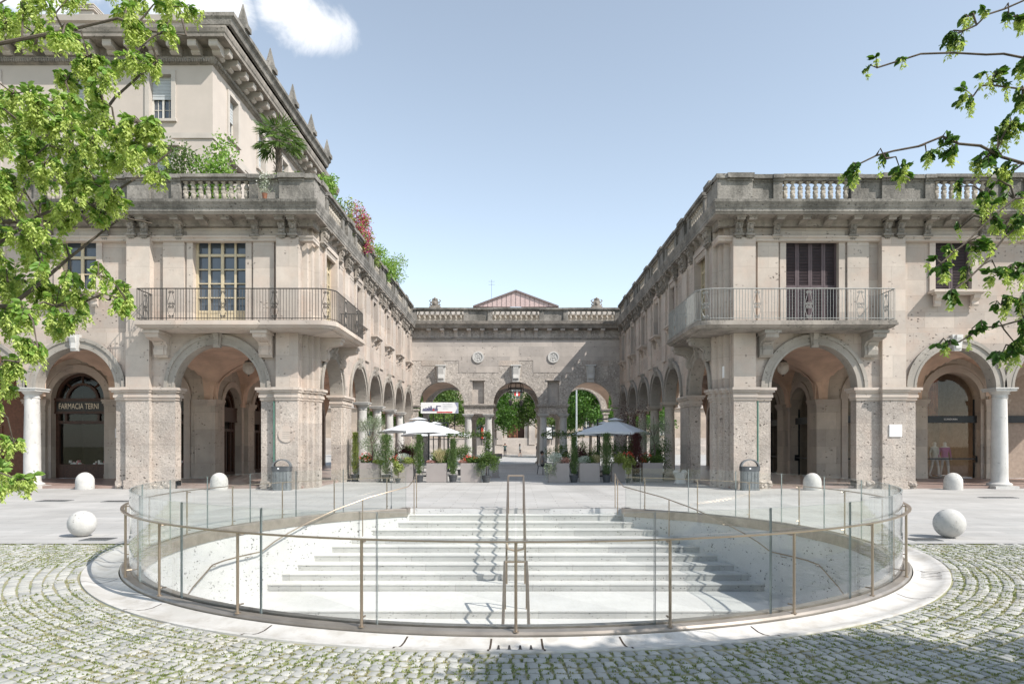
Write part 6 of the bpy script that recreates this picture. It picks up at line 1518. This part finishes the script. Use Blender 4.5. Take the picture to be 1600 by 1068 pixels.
hornbeam('hornbeam', 'sunlit hornbeam with hanging pale green seed clusters reaching in from the left edge', (-6.6, 3.6), LBL, [((-6.5, 3.0, 7.6), (2.2, 1.6, .9)), ((-7.8, 1.5, 7.0), (2.0, 1.6, .9))], 2.9, .95,
    [(3.2, [(-160, 480, 4.9), (20, 480, 5.0), (110, 400, 5.1), (200, 330, 5.2)], .05), (4.0, [(-100, 230, 4.9), (60, 215, 5.0), (150, 185, 5.1), (245, 90, 5.2)], .045), (2.6, [(-120, 610, 4.8), (0, 575, 5.0), (75, 565, 5.1)], .03),
     (4.6, [(-120, 90, 5.0), (40, 60, 5.1), (180, 30, 5.2), (290, 60, 5.3)], .04), (3.4, [(-120, 350, 4.8), (90, 345, 5.0), (180, 300, 5.1), (270, 235, 5.2)], .04), (2.0, [(-100, 760, 4.9), (0, 745, 5.0), (50, 770, 5.1)], .02),
     (2.9, [(-120, 420, 5.2), (60, 440, 5.3), (170, 470, 5.4)], .03), (3.3, [(-80, 420, 5.2), (100, 320, 5.3), (240, 352, 5.4)], .03)], 11)
RBL = [(1366, 101, 5.0, 13, 16), (1405, 95, 5.0, 7, 6), (1490, 62, 5.0, 20, 44), (1510, 27, 5.0, 12, 14), (1537, 16, 5.0, 12, 14), (1555, 118, 5.0, 24, 44), (1506, 155, 5.0, 20, 36), (1328, 272, 5.0, 18, 34), (1410, 268, 5.0, 20, 36), (1385, 248, 5.0, 13, 14),
       (1447, 248, 5.0, 16, 26), (1478, 238, 5.0, 24, 44), (1480, 216, 5, 18, 20), (1532, 262, 5.0, 28, 60), (1580, 272, 5.0, 26, 56), (1574, 200, 5.0, 26, 60), (1595, 160, 5, 18, 30), (1560, 215, 5, 18, 24), (1595, 30, 5.0, 16, 26), (1575, 28, 5, 12, 14), (1466, 417, 4.9, 17, 32), (1488, 380, 4.9, 16, 26), (1528, 384, 4.9, 20, 40),
       (1558, 428, 4.9, 16, 32), (1487, 462, 4.9, 18, 34), (1510, 430, 5, 12, 14), (1568, 474, 4.9, 20, 40), (1592, 420, 4.9, 18, 40), (1590, 350, 4.9, 20, 50), (1545, 320, 4.9, 22, 40), (1560, 350, 4.9, 18, 30), (1535, 518, 4.9, 14, 18), (1552, 508, 4.9, 12, 12), (1460, 540, 4.9, 9, 9), (1482, 538, 4.9, 10, 14),
       (1520, 516, 4.9, 10, 12), (1585, 545, 4.9, 20, 46), (1560, 560, 4.9, 16, 30), (1600, 100, 4.9, 15, 30), (1600, 520, 4.9, 18, 34), (1598, 470, 4.9, 14, 26), (1540, 300, 5, 16, 26), (1500, 350, 5, 10, 8), (1500, 290, 5, 14, 16), (1580, 310, 5, 18, 34), (1548, 240, 5, 14, 20)]
CAN = []
random.seed(31)
for i in range(64): x = random.uniform(1.0, 12.5); CAN.append(((x, random.uniform(-1.8, .8 if x < 5.6 else 2.3), random.uniform(5.7, 6.8)), (.85, .6, .4)))
for i in range(34): CAN.append(((random.uniform(5.8, 11.0), random.uniform(1.1, 2.4), random.uniform(5.8, 6.7)), (.8, .5, .35)))
hornbeam('hornbeam', 'sparse hornbeam branches with drooping green clusters reaching in from the right edge', (8.4, .6), RBL, CAN, 2.2, .55,
    [(3.6, [(1700, 262, 4.9), (1600, 252, 4.95), (1530, 228, 5.0), (1470, 222, 5.0), (1400, 236, 5.0), (1345, 256, 5.0)], .03), (4.2, [(1700, 120, 4.9), (1600, 92, 4.95), (1540, 80, 5.0), (1440, 82, 5.0), (1372, 104, 5.0)], .02),
     (4.6, [(1700, 40, 5.0), (1600, 2, 5.0), (1540, 26, 5.0), (1500, 50, 5.0)], .014), (3.2, [(1700, 330, 4.9), (1600, 340, 4.9), (1540, 410, 4.9), (1490, 460, 4.9)], .02), (2.6, [(1700, 500, 4.9), (1600, 500, 4.9), (1530, 515, 4.9), (1465, 540, 4.9)], .016),
     (3.8, [(1700, 200, 4.9), (1600, 140, 4.95), (1545, 130, 5.0), (1515, 150, 5)], .012), (3.4, [(1680, 300, 4.9), (1590, 310, 4.9), (1510, 380, 4.9), (1470, 412, 4.9)], .014)], 12, 'leafd')
# tidy helper properties
for o in bpy.data.objects:
    if 'world' in o.keys(): del o['world']
